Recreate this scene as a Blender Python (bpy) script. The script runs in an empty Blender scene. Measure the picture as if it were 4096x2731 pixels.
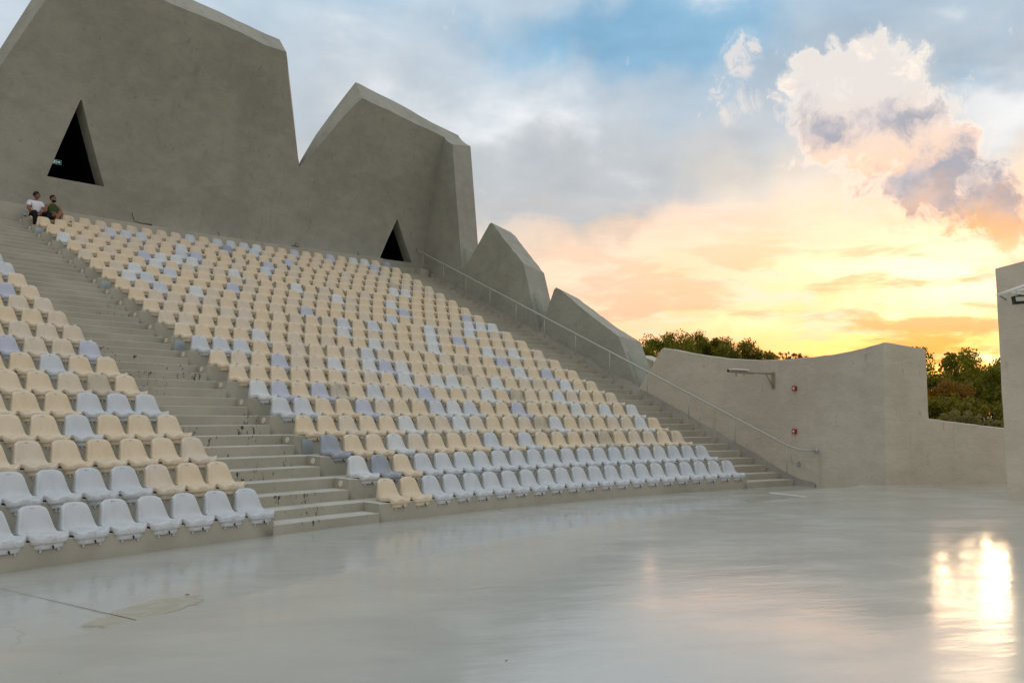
import bpy, bmesh, math, random
from mathutils import Vector, Matrix, noise
from mathutils.geometry import tessellate_polygon
from math import sin, cos, pi, radians, sqrt, asin, atan2

random.seed(7)
S = bpy.context.scene
COL = S.collection

# ---------------------------------------------------------------- camera
CAMZ = 1.81
FPX, TH, RO = 3522.43, 0.0778, 0.0122
cam_d = bpy.data.cameras.new('camera')
cam_d.sensor_width = 36.0
cam_d.lens = FPX / 4096 * 36
cam_d.clip_start = 0.1
cam_d.clip_end = 6000
cam = bpy.data.objects.new('camera', cam_d)
COL.objects.link(cam)
_F = Vector((0, cos(TH), sin(TH)))
_U = Vector((0, -sin(TH), cos(TH)))
_R = Vector((1, 0, 0))
_R2 = cos(RO) * _R + sin(RO) * _U
_U2 = -sin(RO) * _R + cos(RO) * _U
cam.matrix_world = Matrix(((_R2.x, _U2.x, -_F.x, 0), (_R2.y, _U2.y, -_F.y, 0), (_R2.z, _U2.z, -_F.z, CAMZ), (0, 0, 0, 1)))
S.camera = cam
S.view_settings.view_transform = 'Standard'
S.view_settings.look = 'None'
S.view_settings.gamma = 1
S.view_settings.exposure = 0.0
S.cycles.max_bounces = 7
S.cycles.diffuse_bounces = 3
S.cycles.glossy_bounces = 3
S.cycles.transmission_bounces = 5

# ---------------------------------------------------------------- sky
SUN_AZ, SUN_EL = 0.50, radians(3.5)       # azimuth from +Y towards +X
W = bpy.data.worlds.new('World')
S.world = W
W.use_nodes = True
wt = W.node_tree
wt.nodes.clear()


class NB:
    """little helper for node maths"""
    def __init__(self, tree):
        self.t = tree
        self.dims = '3D'

    def n(self, kind, **kw):
        o = self.t.nodes.new(kind)
        for k, v in kw.items():
            setattr(o, k, v)
        return o

    def put(self, sock, v):
        if hasattr(v, 'is_output') or isinstance(v, bpy.types.NodeSocket):
            self.t.links.new(v, sock)
        else:
            sock.default_value = v

    def m(self, op, a, b=None, c=None, clamp=False):
        o = self.n('ShaderNodeMath', operation=op, use_clamp=clamp)
        self.put(o.inputs[0], a)
        if b is not None:
            self.put(o.inputs[1], b)
        if c is not None:
            self.put(o.inputs[2], c)
        return o.outputs[0]

    def add(self, a, b): return self.m('ADD', a, b)
    def sub(self, a, b): return self.m('SUBTRACT', a, b)
    def mul(self, a, b): return self.m('MULTIPLY', a, b)
    def div(self, a, b): return self.m('DIVIDE', a, b)

    def xyz(self, x, y, z):
        o = self.n('ShaderNodeCombineXYZ')
        for i, v in enumerate((x, y, z)):
            self.put(o.inputs[i], v)
        return o.outputs[0]

    def sep(self, v):
        o = self.n('ShaderNodeSeparateXYZ')
        self.put(o.inputs[0], v)
        return o.outputs

    def noise(self, vec, scale, detail=4, rough=0.5, dist=0.0):
        o = self.n('ShaderNodeTexNoise', noise_dimensions=self.dims)
        self.put(o.inputs['Vector'], vec)
        o.inputs['Scale'].default_value = scale
        o.inputs['Detail'].default_value = detail
        o.inputs['Roughness'].default_value = rough
        o.inputs['Distortion'].default_value = dist
        return o.outputs['Fac']

    def smooth(self, v, a, b, lo=0.0, hi=1.0):
        o = self.n('ShaderNodeMapRange', interpolation_type='SMOOTHSTEP')
        self.put(o.inputs[0], v)
        for i, x in enumerate((a, b, lo, hi)):
            o.inputs[i + 1].default_value = x
        return o.outputs[0]

    def ramp(self, v, stops, lo=0.0, hi=1.0):
        o = self.n('ShaderNodeMapRange')
        self.put(o.inputs[0], v)
        o.inputs[1].default_value = lo
        o.inputs[2].default_value = hi
        r = self.n('ShaderNodeValToRGB')
        self.t.links.new(o.outputs[0], r.inputs[0])
        el = r.color_ramp.elements
        stops = [((p - lo) / (hi - lo), c) for p, c in stops]
        el[0].position, el[0].color = stops[0][0], (*stops[0][1], 1)
        el[1].position, el[1].color = stops[1][0], (*stops[1][1], 1)
        for p, c in stops[2:]:
            e = el.new(p)
            e.color = (*c, 1)
        return r.outputs[0]

    def mix(self, f, a, b, mode='MIX'):
        o = self.n('ShaderNodeMix', data_type='RGBA', blend_type=mode)
        self.put(o.inputs[0], f)
        for i, v in ((6, a), (7, b)):
            if isinstance(v, tuple):
                v = (*v, 1) if len(v) == 3 else v
            self.put(o.inputs[i], v)
        return o.outputs[2]


def build_sky():
    b = NB(wt)
    b.dims = '2D'
    tc = b.n('ShaderNodeTexCoord')
    x, y, z = b.sep(tc.outputs['Generated'])
    az = b.m('ARCTAN2', x, y)
    el = b.m('ARCSINE', b.m('MAXIMUM', b.m('MINIMUM', z, 0.9999), -0.9999))
    flat = b.xyz(az, el, 0.0)
    nish = b.n('ShaderNodeTexSky', sky_type='NISHITA')
    nish.sun_disc = False
    nish.sun_elevation = SUN_EL
    nish.sun_rotation = SUN_AZ

    def cnoise(vec, scale, detail, rough, dist=0.0):
        o = b.n('ShaderNodeTexNoise', noise_dimensions='2D')
        b.put(o.inputs['Vector'], vec)
        for k, v in (('Scale', scale), ('Detail', detail), ('Roughness', rough), ('Distortion', dist)):
            o.inputs[k].default_value = v
        s = b.n('ShaderNodeSeparateColor')
        wt.links.new(o.outputs['Color'], s.inputs[0])
        return [b.sub(q, .5) for q in s.outputs]
    # wind-torn warping of every cloud outline
    w1 = cnoise(flat, 7.0, 3, .55)
    w2 = cnoise(b.xyz(b.add(az, 4.0), el, 0.0), 24.0, 4, .6)

    def warped(k1, k2):
        return (b.add(az, b.add(b.mul(w1[0], k1), b.mul(w2[0], k2))), b.add(el, b.add(b.mul(w1[1], k1 * .7), b.mul(w2[1], k2))))
    soft = warped(.16, .03)
    tight = warped(.05, .035)

    def blobs(lst, crd):
        s = None
        for q in lst:
            px, py, rx, ry = q[:4]
            a0 = math.atan((px - 2048) / FPX)
            e0 = math.atan((1640 - py) / FPX) * cos(a0)
            u = b.div(b.sub(crd[0], a0), rx / FPX)
            v = b.div(b.sub(crd[1], e0), ry / FPX)
            g = b.m('EXPONENT', b.mul(b.add(b.mul(u, u), b.mul(v, v)), -1.0))
            if len(q) > 4:
                g = b.mul(g, q[4])
            s = g if s is None else b.add(s, g)
        return s
    el2 = b.add(el, b.mul(w1[2], 0.10))
    far = b.ramp(el2, [(0.0, (1.25, .57, .22)), (.06, (1.1, .69, .43)), (.12, (1.0, .76, .57)), (.19, (.84, .73, .62)), (.25, (.68, .66, .64)),
                       (.32, (.62, .68, .74)), (.42, (.60, .71, .81)), (.52, (.52, .67, .80)), (.75, (.74, .81, .86)), (1.5, (1.0, 1.03, 1.02))], 0, 1.5)
    sun = b.ramp(el2, [(0.0, (1.5, .40, .03)), (.04, (1.5, .52, .08)), (.08, (1.6, .66, .22)), (.12, (1.6, .77, .40)), (.16, (1.6, .87, .54)), (.205, (1.4, .85, .59)),
                       (.26, (.82, .73, .64)), (.33, (.52, .60, .69)), (.46, (.36, .53, .69)), (1.5, (1.0, 1.03, 1.02))], 0, 1.5)
    dz0 = b.sub(az, SUN_AZ)
    daz = b.m('MAXIMUM', b.mul(dz0, .42), b.mul(dz0, -1.0))
    wsun = b.smooth(b.add(daz, b.mul(w1[0], 0.2)), 0.60, 0.08)
    base = b.mix(wsun, far, sun)
    anti = b.ramp(el, [(0.0, (.50, .40, .34)), (.25, (.60, .53, .48)), (.6, (.70, .70, .70)), (1.5, (1.0, 1.03, 1.02))], 0, 1.5)
    lobe = b.add(1.0, b.mul(b.m('COSINE', b.sub(az, 1.9)), .22))
    anti = b.mix(1.0, anti, b.xyz(lobe, lobe, lobe), 'MULTIPLY')
    base = b.mix(b.smooth(b.m('MAXIMUM', b.sub(az, .7), b.mul(az, -1.0)), 1.0, 2.0), base, anti)
    # clear blue between the clouds
    big = b.noise(b.xyz(b.add(b.mul(az, .7), 3.1), b.mul(el, 1.5), 0.0), 4.0, 6, .55, .1)
    gap = b.add(blobs([(2680, 90, 520, 170), (2350, 30, 620, 120, .55), (3860, 215, 260, 70, .75), (2800, 430, 330, 110, .40), (1350, 30, 330, 90, .35), (3950, 30, 200, 60, .3)], soft), b.mul(b.sub(big, .5), 1.0))
    base = b.mix(b.mul(b.smooth(gap, .05, 1.05), .95), base, (.22, .47, .70))
    base = b.mix(.10, base, b.mix(1.0, nish.outputs[0], (.25, .25, .25), 'MULTIPLY'))
    # overcast rolls
    ocn = b.noise(b.xyz(b.add(az, 7.4), b.mul(el, 2.1), 0.0), 7.0, 7, .52, .15)
    oc = b.sub(ocn, .5)
    greym = b.add(blobs([(2150, 700, 560, 170), (2600, 640, 360, 170, .7), (1500, 330, 420, 150, .45), (1850, 600, 350, 110, .4), (1200, 430, 200, 140, .4), (2050, 860, 420, 60, .5)], soft), b.mul(oc, 1.4))
    base = b.mix(b.mul(b.smooth(greym, .05, 1.05), .85), base, (.50, .54, .58))
    whim = b.add(blobs([(1800, 400, 460, 130, .8), (2150, 440, 240, 90, .6), (1350, 380, 200, 120, .4), (1500, 90, 330, 70, .3), (1250, 560, 140, 120, .4)], soft), b.mul(oc, 2.2))
    base = b.mix(b.mul(b.smooth(whim, .20, 1.7), .85), base, (.82, .86, .90))
    whir = b.add(blobs([(3950, 430, 240, 170, .9), (3800, 560, 200, 120, .5), (4050, 120, 200, 50, .5), (3500, 50, 320, 50, .3), (4020, 300, 200, 60, .5)], soft), b.mul(oc, 1.8))
    base = b.mix(b.mul(b.smooth(whir, .20, 1.1), .8), base, (.86, .88, .90))
    warm = b.add(blobs([(2250, 920, 420, 60, .8), (2480, 860, 230, 50, .6), (2000, 1010, 200, 60, .5)], soft), b.mul(oc, 1.6))
    base = b.mix(b.mul(b.smooth(warm, .3, 1.1), .55), base, (.80, .62, .46))
    mod = b.add(1.0, b.mul(b.mul(b.add(b.mul(oc, .7), b.mul(b.sub(big, .5), .6)), b.smooth(el, .12, .26)), .85))
    base = b.mix(1.0, base, b.xyz(mod, b.add(b.mul(mod, .85), .15), b.add(b.mul(mod, .7), .3)), 'MULTIPLY')
    # low bars of cloud lit from below
    s1 = b.noise(b.xyz(b.add(az, 1.7), b.mul(b.add(el, b.mul(w1[1], .012)), 5.5), 0.0), 11.0, 7, .60, .15)
    s2 = b.noise(b.xyz(b.add(az, 12.7), b.mul(b.add(el, b.mul(w1[0], .015)), 4.2), 0.0), 6.5, 7, .58, .2)
    low = b.smooth(el, .25, .12)
    near = b.smooth(daz, .65, .12)
    bright = b.mix(near, (1.15, .85, .62), b.mix(b.smooth(el, .05, .12), (1.8, .80, .32), (1.8, .95, .68)))
    base = b.mix(b.mul(b.mul(b.smooth(b.add(s1, b.mul(near, .06)), .50, .68), low), .75), base, bright)
    dimc = b.mix(near, (.76, .63, .52), b.mix(b.smooth(el, .06, .14), (1.2, .48, .09), (1.25, .66, .34)))
    base = b.mix(b.mul(b.mul(b.smooth(s2, .47, .62), low), .78), base, dimc)
    vlow = b.smooth(el, .075, .02)
    base = b.mix(b.mul(b.mul(b.smooth(s2, .46, .60), vlow), b.mul(near, .7)), base, (.98, .46, .05))
    glow = b.mul(blobs([(3900, 1100, 330, 120, 1.0), (3480, 1070, 260, 60, .45), (3950, 1420, 160, 26, .9), (3700, 1290, 260, 26, .5), (3950, 900, 200, 60, .3), (2880, 830, 230, 35, .10), (3000, 1290, 180, 30, .30)], tight), b.smooth(b.add(b.mul(s1, .5), b.mul(s2, .5)), .575, .445))
    base = b.mix(b.m('MINIMUM', glow, 1.0), base, (2.1, 1.5, .84))
    # cumulus bank
    vor = b.n('ShaderNodeTexVoronoi', feature='F1', voronoi_dimensions='2D')
    b.put(vor.inputs['Vector'], b.xyz(tight[0], tight[1], .3))
    for k, v in (('Scale', 26.0), ('Detail', 3.0), ('Roughness', .62), ('Lacunarity', 2.3)):
        vor.inputs[k].default_value = v
    lobes = b.sub(.40, vor.outputs['Distance'])
    cn = b.noise(b.xyz(b.add(az, 2.0), el, 0.0), 18.0, 7, .56, .2)
    puff = b.add(b.mul(lobes, .95), b.mul(b.sub(cn, .5), 1.9))
    cum = b.add(blobs([(3240, 280, 110, 110), (3300, 190, 120, 70, .6), (3430, 170, 140, 90), (3580, 170, 90, 80, .9), (3290, 440, 170, 150), (3470, 340, 220, 150), (3630, 380, 200, 150, .9),
                       (3560, 600, 260, 160, .9), (3380, 560, 140, 100, .6), (3780, 700, 230, 140), (3990, 780, 260, 170), (4170, 900, 270, 190), (3860, 540, 100, 90, .8), (3760, 420, 140, 100, .6)], tight), puff)
    cm = b.mul(b.smooth(cum, .08, 1.12), b.smooth(b.add(el, b.mul(w1[2], .12)), .13, .19))
    litc = b.mix(b.smooth(el, .22, .36), (1.4, .88, .60), (1.06, .94, .82))
    shn = b.noise(b.xyz(b.add(az, 21.0), b.mul(el, 1.2), 0.0), 22.0, 6, .55)
    litc = b.mix(b.mul(b.smooth(b.add(shn, b.mul(lobes, -.35)), .40, .62), .75), litc, b.mix(b.smooth(el, .22, .34), (1.1, .70, .44), (.78, .74, .73)))
    rim = b.mul(b.mul(cm, b.sub(1.0, cm)), 2.6)
    litc = b.mix(b.m('MINIMUM', rim, 1.0), litc, (1.15, 1.02, .88))
    dk = b.add(blobs([(3330, 450, 170, 100, 1.1), (3230, 400, 110, 80, .6), (3430, 500, 130, 70, .7), (3740, 370, 120, 80, 1.1), (3650, 420, 130, 60, .6), (3600, 700, 160, 70, .7), (3780, 670, 170, 110, 1.2), (3960, 730, 220, 120, 1.4), (4130, 820, 260, 150, 1.5), (3850, 545, 90, 70, 1.0), (3460, 240, 110, 60, .4), (4080, 660, 140, 60, .8), (3850, 850, 220, 70, .9)], tight), b.mul(puff, 1.1))
    dkc = b.mix(b.smooth(b.add(el, b.mul(w2[1], .08)), .165, .250), (1.05, .56, .24), b.mix(b.smooth(shn, .38, .62), (.40, .41, .48), (.60, .56, .60)))
    cumc = b.mix(b.mul(b.smooth(dk, .0, 1.45), .95), litc, dkc)
    base = b.mix(b.mul(cm, .96), base, cumc)
    wn = b.noise(b.xyz(b.add(az, 9.0), b.mul(el, .9), 0.0), 30.0, 7, .66, .9)
    wm = b.mul(blobs([(2950, 230, 85, 95, 1.0), (3000, 180, 90, 50, .8), (2950, 120, 60, 55, .7), (2930, 410, 170, 60, .85), (2830, 340, 60, 70, .6)], tight), b.add(.45, b.mul(b.sub(wn, .42), 5.0)))
    base = b.mix(b.mul(b.smooth(wm, .45, 1.5), .62), base, (.96, .84, .76))
    bg = b.n('ShaderNodeBackground')
    wt.links.new(b.mix(1.0, base, (10.0, 10.0, 10.0), 'MULTIPLY'), bg.inputs[0])
    bg.inputs[1].default_value = 0.1
    out = b.n('ShaderNodeOutputWorld')
    wt.links.new(bg.outputs[0], out.inputs[0])
    W.cycles.sampling_method = 'MANUAL'
    W.cycles.sample_map_resolution = 512

build_sky()

# ---------------------------------------------------------------- sun (low, behind cloud and the walls)
sd = bpy.data.lights.new('sun', 'SUN')
sd.energy = 1.2
sd.angle = radians(10)
sd.color = (1.0, .72, .42)
so = bpy.data.objects.new('sun', sd)
COL.objects.link(so)
_sdir = Vector((sin(SUN_AZ) * cos(SUN_EL), cos(SUN_AZ) * cos(SUN_EL), sin(SUN_EL)))
so.rotation_euler = (-_sdir).to_track_quat('-Z', 'Y').to_euler()

# ---------------------------------------------------------------- helpers


def tag(o, label=None, cat=None, group=None, kind=None):
    if label: o['label'] = label
    if cat: o['category'] = cat
    if group: o['group'] = group
    if kind: o['kind'] = kind
    return o


def link(name, me, mats=(), parent=None):
    o = bpy.data.objects.new(name, me)
    COL.objects.link(o)
    for m in mats:
        me.materials.append(m)
    if parent:
        o.parent = parent
    return o


def empty(name, loc=(0, 0, 0), rz=0.0):
    o = bpy.data.objects.new(name, None)
    o.empty_display_size = 0.2
    COL.objects.link(o)
    o.location = loc
    o.rotation_euler = (0, 0, rz)
    return o


def sharpen(bm, ang=35, smooth=True):
    for f in bm.faces:
        f.smooth = smooth
    for e in bm.edges:
        if len(e.link_faces) == 2:
            if e.calc_face_angle(0) > radians(ang):
                e.smooth = False


def finish(name, bm, mats=(), parent=None, smooth=True, ang=35, recalc=False):
    if recalc:
        bmesh.ops.recalc_face_normals(bm, faces=bm.faces)
    if smooth:
        sharpen(bm, ang)
    me = bpy.data.meshes.new(name)
    bm.to_mesh(me)
    bm.free()
    return link(name, me, mats if isinstance(mats, (list, tuple)) else (mats,), parent)


def mesh_obj(name, verts, faces, mats=(), parent=None, smooth=True, ang=35, recalc=False, mi=None):
    bm = bmesh.new()
    vs = [bm.verts.new(v) for v in verts]
    for i, f in enumerate(faces):
        try:
            fc = bm.faces.new([vs[k] for k in f])
            if mi:
                fc.material_index = mi[i]
        except ValueError:
            pass
    return finish(name, bm, mats, parent, smooth, ang, recalc)


def add_box(bm, c, s, M=None, bevel=0.0):
    r = bmesh.ops.create_cube(bm, size=1)
    vs = r['verts']
    for v in vs:
        v.co = Vector((v.co.x * s[0], v.co.y * s[1], v.co.z * s[2]))
    if bevel:
        es = list({e for v in vs for e in v.link_edges})
        rb = bmesh.ops.bevel(bm, geom=es, offset=bevel, segments=2, affect='EDGES', profile=.5)
        vs = list({v for f in rb['faces'] for v in f.verts} | {v for v in vs if v.is_valid})
    T = Matrix.Translation(c)
    if M is not None:
        T = T @ M.to_4x4()
    bmesh.ops.transform(bm, matrix=T, verts=vs)
    return vs


def add_tube(bm, pts, r, seg=8, cap=True):
    pts = [Vector(p) for p in pts]
    rs = r if isinstance(r, (list, tuple)) else [r] * len(pts)
    rings = []
    for i, p in enumerate(pts):
        d = (pts[min(i + 1, len(pts) - 1)] - pts[max(i - 1, 0)]).normalized()
        a = d.cross(Vector((0, 0, 1)))
        if a.length < 1e-3:
            a = d.cross(Vector((1, 0, 0)))
        a.normalize()
        c = d.cross(a)
        rings.append([bm.verts.new(p + rs[i] * (cos(2 * pi * k / seg) * a + sin(2 * pi * k / seg) * c)) for k in range(seg)])
    for i in range(len(rings) - 1):
        for k in range(seg):
            bm.faces.new((rings[i][k], rings[i][(k + 1) % seg], rings[i + 1][(k + 1) % seg], rings[i + 1][k]))
    if cap:
        bm.faces.new(rings[0][::-1])
        bm.faces.new(rings[-1])


def add_ball(bm, c, s, seg=12, rings=8, M=None):
    r = bmesh.ops.create_uvsphere(bm, u_segments=seg, v_segments=rings, radius=1)
    T = Matrix.Translation(c)
    if M is not None:
        T = T @ M.to_4x4()
    T = T @ Matrix.Diagonal((*s, 1))
    bmesh.ops.transform(bm, matrix=T, verts=r['verts'])
    return r['verts']


ORD = ['first', 'second', 'third', 'fourth', 'fifth', 'sixth', 'seventh', 'eighth', 'ninth', 'tenth', 'eleventh', 'twelfth', 'thirteenth', 'fourteenth', 'fifteenth',
       'sixteenth', 'seventeenth', 'eighteenth', 'nineteenth', 'twentieth', 'twenty-first', 'twenty-second', 'twenty-third', 'twenty-fourth', 'twenty-fifth', 'twenty-sixth', 'twenty-seventh', 'twenty-eighth']

# ---------------------------------------------------------------- materials


def mat(name, color=(.5, .5, .5), rough=.6, spec=.5, metal=0.0):
    m = bpy.data.materials.new(name)
    m.use_nodes = True
    p = m.node_tree.nodes['Principled BSDF']
    p.inputs['Base Color'].default_value = (*color, 1)
    p.inputs['Roughness'].default_value = rough
    p.inputs['Specular IOR Level'].default_value = spec
    p.inputs['Metallic'].default_value = metal
    return m, NB(m.node_tree), p


def objco(b):
    return b.n('ShaderNodeTexCoord').outputs['Object']


def bump(b, p, h, strength=.3, dist=.02, prev=None):
    o = b.n('ShaderNodeBump')
    o.inputs['Strength'].default_value = strength
    o.inputs['Distance'].default_value = dist
    b.t.links.new(h, o.inputs['Height'])
    if prev is not None:
        b.t.links.new(prev, o.inputs['Normal'])
    b.t.links.new(o.outputs[0], p.inputs['Normal'])
    return o.outputs[0]


def plaster(name, c1, c2, bumpk=1.0):
    """hand-trowelled cement render"""
    m, b, p = mat(name, c1, .9, .2)
    co = objco(b)
    x, y, z = b.sep(co)
    big = b.noise(co, .35, 5, .6)
    mid = b.noise(b.xyz(x, y, b.mul(z, 1.6)), 1.8, 6, .65)
    f = b.add(b.mul(big, .6), b.mul(mid, .4))
    col = b.mix(b.smooth(f, .36, .64), c1, c2)
    # trowel dashes and run-off streaks
    st = b.noise(b.xyz(b.mul(x, 1.0), b.mul(y, 1.0), b.mul(z, .12)), 3.2, 3, .5)
    col = b.mix(b.mul(b.smooth(st, .60, .74), .22), col, (c1[0] * .62, c1[1] * .62, c1[2] * .62))
    tk = b.noise(b.xyz(b.mul(x, 2.0), b.mul(y, 2.0), b.mul(z, .7)), 3.4, 2, .5)
    tkb = b.noise(b.xyz(x, y, b.mul(z, 3.0)), .9, 2, .5)
    col = b.mix(b.mul(b.mul(b.smooth(tk, .66, .70), b.smooth(tkb, .48, .56)), .35), col, (c1[0] * .6, c1[1] * .6, c1[2] * .6))
    lt = b.noise(co, .8, 6, .7)
    col = b.mix(b.mul(b.smooth(lt, .52, .72), .30), col, (c2[0] * 1.2, c2[1] * 1.2, c2[2] * 1.2))
    geo = b.n('ShaderNodeNewGeometry')
    _, _, gnz = b.sep(geo.outputs['Normal'])
    mold = b.noise(b.xyz(b.mul(x, 1.0), b.mul(y, 1.0), b.mul(z, .25)), 2.2, 6, .7)
    col = b.mix(b.mul(b.mul(b.smooth(gnz, .25, .6), b.smooth(mold, .5, .72)), .30), col, (c1[0] * .45, c1[1] * .47, c1[2] * .45))
    spk = b.noise(co, 7.0, 3, .7)
    col = b.mix(b.mul(b.smooth(spk, .66, .78), .25), col, (c1[0] * .55, c1[1] * .55, c1[2] * .52))
    b.t.links.new(col, p.inputs['Base Color'])
    n1 = bump(b, p, mid, .45 * bumpk, .07)
    fine = b.noise(b.xyz(x, y, b.mul(z, 1.5)), 9.0, 6, .62)
    bump(b, p, fine, .38 * bumpk, .022, n1)
    return m


M = {}
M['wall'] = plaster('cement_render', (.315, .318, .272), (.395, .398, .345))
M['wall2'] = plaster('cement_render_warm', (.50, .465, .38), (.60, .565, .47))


def tier_mat(name, stained):
    m, b, p = mat(name, (.36, .34, .28), .75, .3)
    co = objco(b)
    x, y, z = b.sep(co)
    n = b.noise(co, .9, 5, .6)
    col = b.mix(b.smooth(n, .35, .65), (.355, .34, .278), (.425, .405, .335))
    nd = b.noise(b.xyz(b.mul(x, 1.2), b.mul(y, 1.2), b.mul(z, 1.0)), 2.6, 6, .7)
    col = b.mix(b.mul(b.smooth(nd, .56, .74), .35), col, (.22, .21, .175))
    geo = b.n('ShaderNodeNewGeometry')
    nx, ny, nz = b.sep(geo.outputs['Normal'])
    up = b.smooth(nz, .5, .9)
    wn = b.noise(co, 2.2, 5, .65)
    col = b.mix(b.mul(up, b.smooth(wn, .3, .7, .35, .85)), col, (.56, .555, .50))  # sky light on the treads painted in: upward faces get a paler colour
    if stained:
        # chipped, blackened paint on the stair risers, in patches
        ch = b.noise(b.xyz(b.mul(x, 1.0), b.mul(y, 1.0), b.mul(z, .45)), 13.0, 6, .72)
        pt = b.noise(co, .75, 2, .5)
        chip = b.mul(b.smooth(b.add(ch, b.mul(b.sub(pt, .5), .55)), .638, .685), b.mul(b.sub(1.0, b.mul(up, .75)), b.smooth(z, 5.2, 2.6)))
        col = b.mix(b.mul(chip, .92), col, (.025, .022, .02))
    else:
        ch = b.noise(b.xyz(x, y, b.mul(z, .35)), 9.0, 6, .75)
        chip = b.mul(b.smooth(ch, .735, .76), b.sub(1.0, up))
        col = b.mix(b.mul(chip, .8), col, (.04, .035, .03))
    b.t.links.new(col, p.inputs['Base Color'])
    bump(b, p, nd, .25, .02)
    return m


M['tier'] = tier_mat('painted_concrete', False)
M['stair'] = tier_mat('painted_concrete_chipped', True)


def floor_mat(name, base1, base2):
    m, b, p = mat(name, base1, .2, .75)
    co = objco(b)
    x, y, z = b.sep(co)
    ca, sa = cos(.30), sin(.30)
    u = b.add(b.mul(x, ca), b.mul(y, sa))
    v = b.sub(b.mul(y, ca), b.mul(x, sa))
    big = b.noise(b.xyz(u, v, 0.0), .28, 4, .55)
    col = b.mix(b.smooth(big, .35, .66), base1, base2)
    sm = b.noise(b.xyz(b.mul(u, .5), b.mul(v, 1.6), 4.0), 1.3, 6, .65)
    col = b.mix(b.mul(b.smooth(sm, .5, .72), .35), col, (base1[0] * .82, base1[1] * .80, base1[2] * .76))
    sc = b.noise(b.xyz(b.mul(u, .35), b.mul(v, 1.0), 9.0), 9.0, 5, .7)
    msk = b.noise(co, .5, 2, .5)
    col = b.mix(b.mul(b.mul(b.smooth(sc, .66, .74), b.smooth(msk, .5, .65)), .35), col, (.30, .29, .25))
    blot = b.noise(b.xyz(b.mul(u, .8), b.mul(v, 1.0), 14.0), .8, 6, .62, .8)
    col = b.mix(b.mul(b.smooth(blot, .52, .66), .40), col, (base2[0] * 1.12, base2[1] * 1.11, base2[2] * 1.08))
    col = b.mix(b.mul(b.smooth(blot, .48, .34), .30), col, (base1[0] * .80, base1[1] * .80, base1[2] * .78))
    vor = b.n('ShaderNodeTexVoronoi', feature='DISTANCE_TO_EDGE')
    wv = b.sub(b.noise(co, 1.2, 4, .6), .5)
    b.put(vor.inputs['Vector'], b.xyz(b.add(u, b.mul(wv, 4.5)), b.add(v, b.mul(wv, -3.5)), 0.0))
    vor.inputs['Scale'].default_value = .16
    crk = b.mul(b.smooth(vor.outputs['Distance'], .0045, .0015), b.smooth(b.noise(co, .33, 2, .5), .50, .60))
    col = b.mix(b.mul(crk, .28), col, (.20, .18, .15))
    dirt = b.noise(co, 17.0, 3, .6)
    col = b.mix(b.mul(b.smooth(dirt, .735, .775), .65), col, (.13, .11, .09))
    b.t.links.new(col, p.inputs['Base Color'])
    r = b.add(.09, b.add(b.mul(b.smooth(sm, .36, .68), .10), b.mul(b.smooth(blot, .42, .64), .05)))
    b.t.links.new(r, p.inputs['Coat Roughness'])
    p.inputs['Coat Weight'].default_value = 1.0
    p.inputs['Coat IOR'].default_value = 1.68
    p.inputs['Roughness'].default_value = .42
    p.inputs['Specular IOR Level'].default_value = .9
    h1 = b.noise(b.xyz(b.mul(u, .55), b.mul(v, 1.7), 2.0), 1.1, 4, .55)
    n1 = bump(b, p, h1, .085, .06)
    h2 = b.noise(b.xyz(b.mul(u, .6), b.mul(v, 2.0), 6.0), 6.0, 3, .5)
    bump(b, p, h2, .08, .012, n1)
    cn_ = [q for q in b.t.nodes if q.type == 'BUMP'][-1]
    b.t.links.new(cn_.outputs[0], p.inputs['Coat Normal'])
    return m, b, p


M['stage'], _, _ = floor_mat('polished_screed', (.445, .45, .41), (.505, .505, .46))
M['floor'], _, _ = floor_mat('polished_screed_low', (.44, .455, .425), (.495, .505, .47))


def seat_mat(name, c, c2, stain=0.0, rough=.28):
    m, b, p = mat(name, c, rough, .45)
    oi = b.n('ShaderNodeObjectInfo')
    col = b.mix(oi.outputs['Random'], c, c2)
    co = objco(b)
    x, y, z = b.sep(co)
    off = b.mul(oi.outputs['Random'], 37.0)
    v = b.xyz(b.add(x, off), y, b.mul(z, .45))
    n = b.noise(v, 9.0, 5, .65)
    col = b.mix(b.mul(b.smooth(n, .45, .75), .22 + stain * .6), col, (c[0] * .62, c[1] * .62, c[2] * .60))
    s = b.noise(b.xyz(b.add(x, off), y, z), 26.0, 3, .6)
    col = b.mix(b.mul(b.smooth(s, .70, .76), .35 + stain * .3), col, (.22, .20, .17))
    mk = b.mul(b.smooth(b.m('ABSOLUTE', b.add(x, .004)), .030, .018), b.smooth(b.m('ABSOLUTE', b.sub(z, .330)), .012, .006))
    mk = b.mul(mk, b.mul(b.smooth(b.noise(b.xyz(b.add(x, off), y, z), 70.0, 2, .6), .45, .55), b.smooth(b.m('FRACT', b.mul(oi.outputs['Random'], 7.13)), .35, .45)))
    col = b.mix(b.mul(mk, .75), col, (.10, .09, .08))
    # patchy darker tone low on the seat, stronger towards the bottom
    gr = b.noise(b.xyz(b.add(x, off), b.mul(y, .5), b.mul(z, 2.0)), 14.0, 4, .7)
    low_ = b.mul(b.smooth(z, .10, .02), b.smooth(gr, .45, .68))
    col = b.mix(b.mul(low_, .38), col, (.25, .23, .19))
    b.t.links.new(col, p.inputs['Base Color'])
    b.t.links.new(b.add(rough - .06, b.mul(n, .22)), p.inputs['Roughness'])
    p.inputs['Subsurface Weight'].default_value = 0.0
    return m


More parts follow.
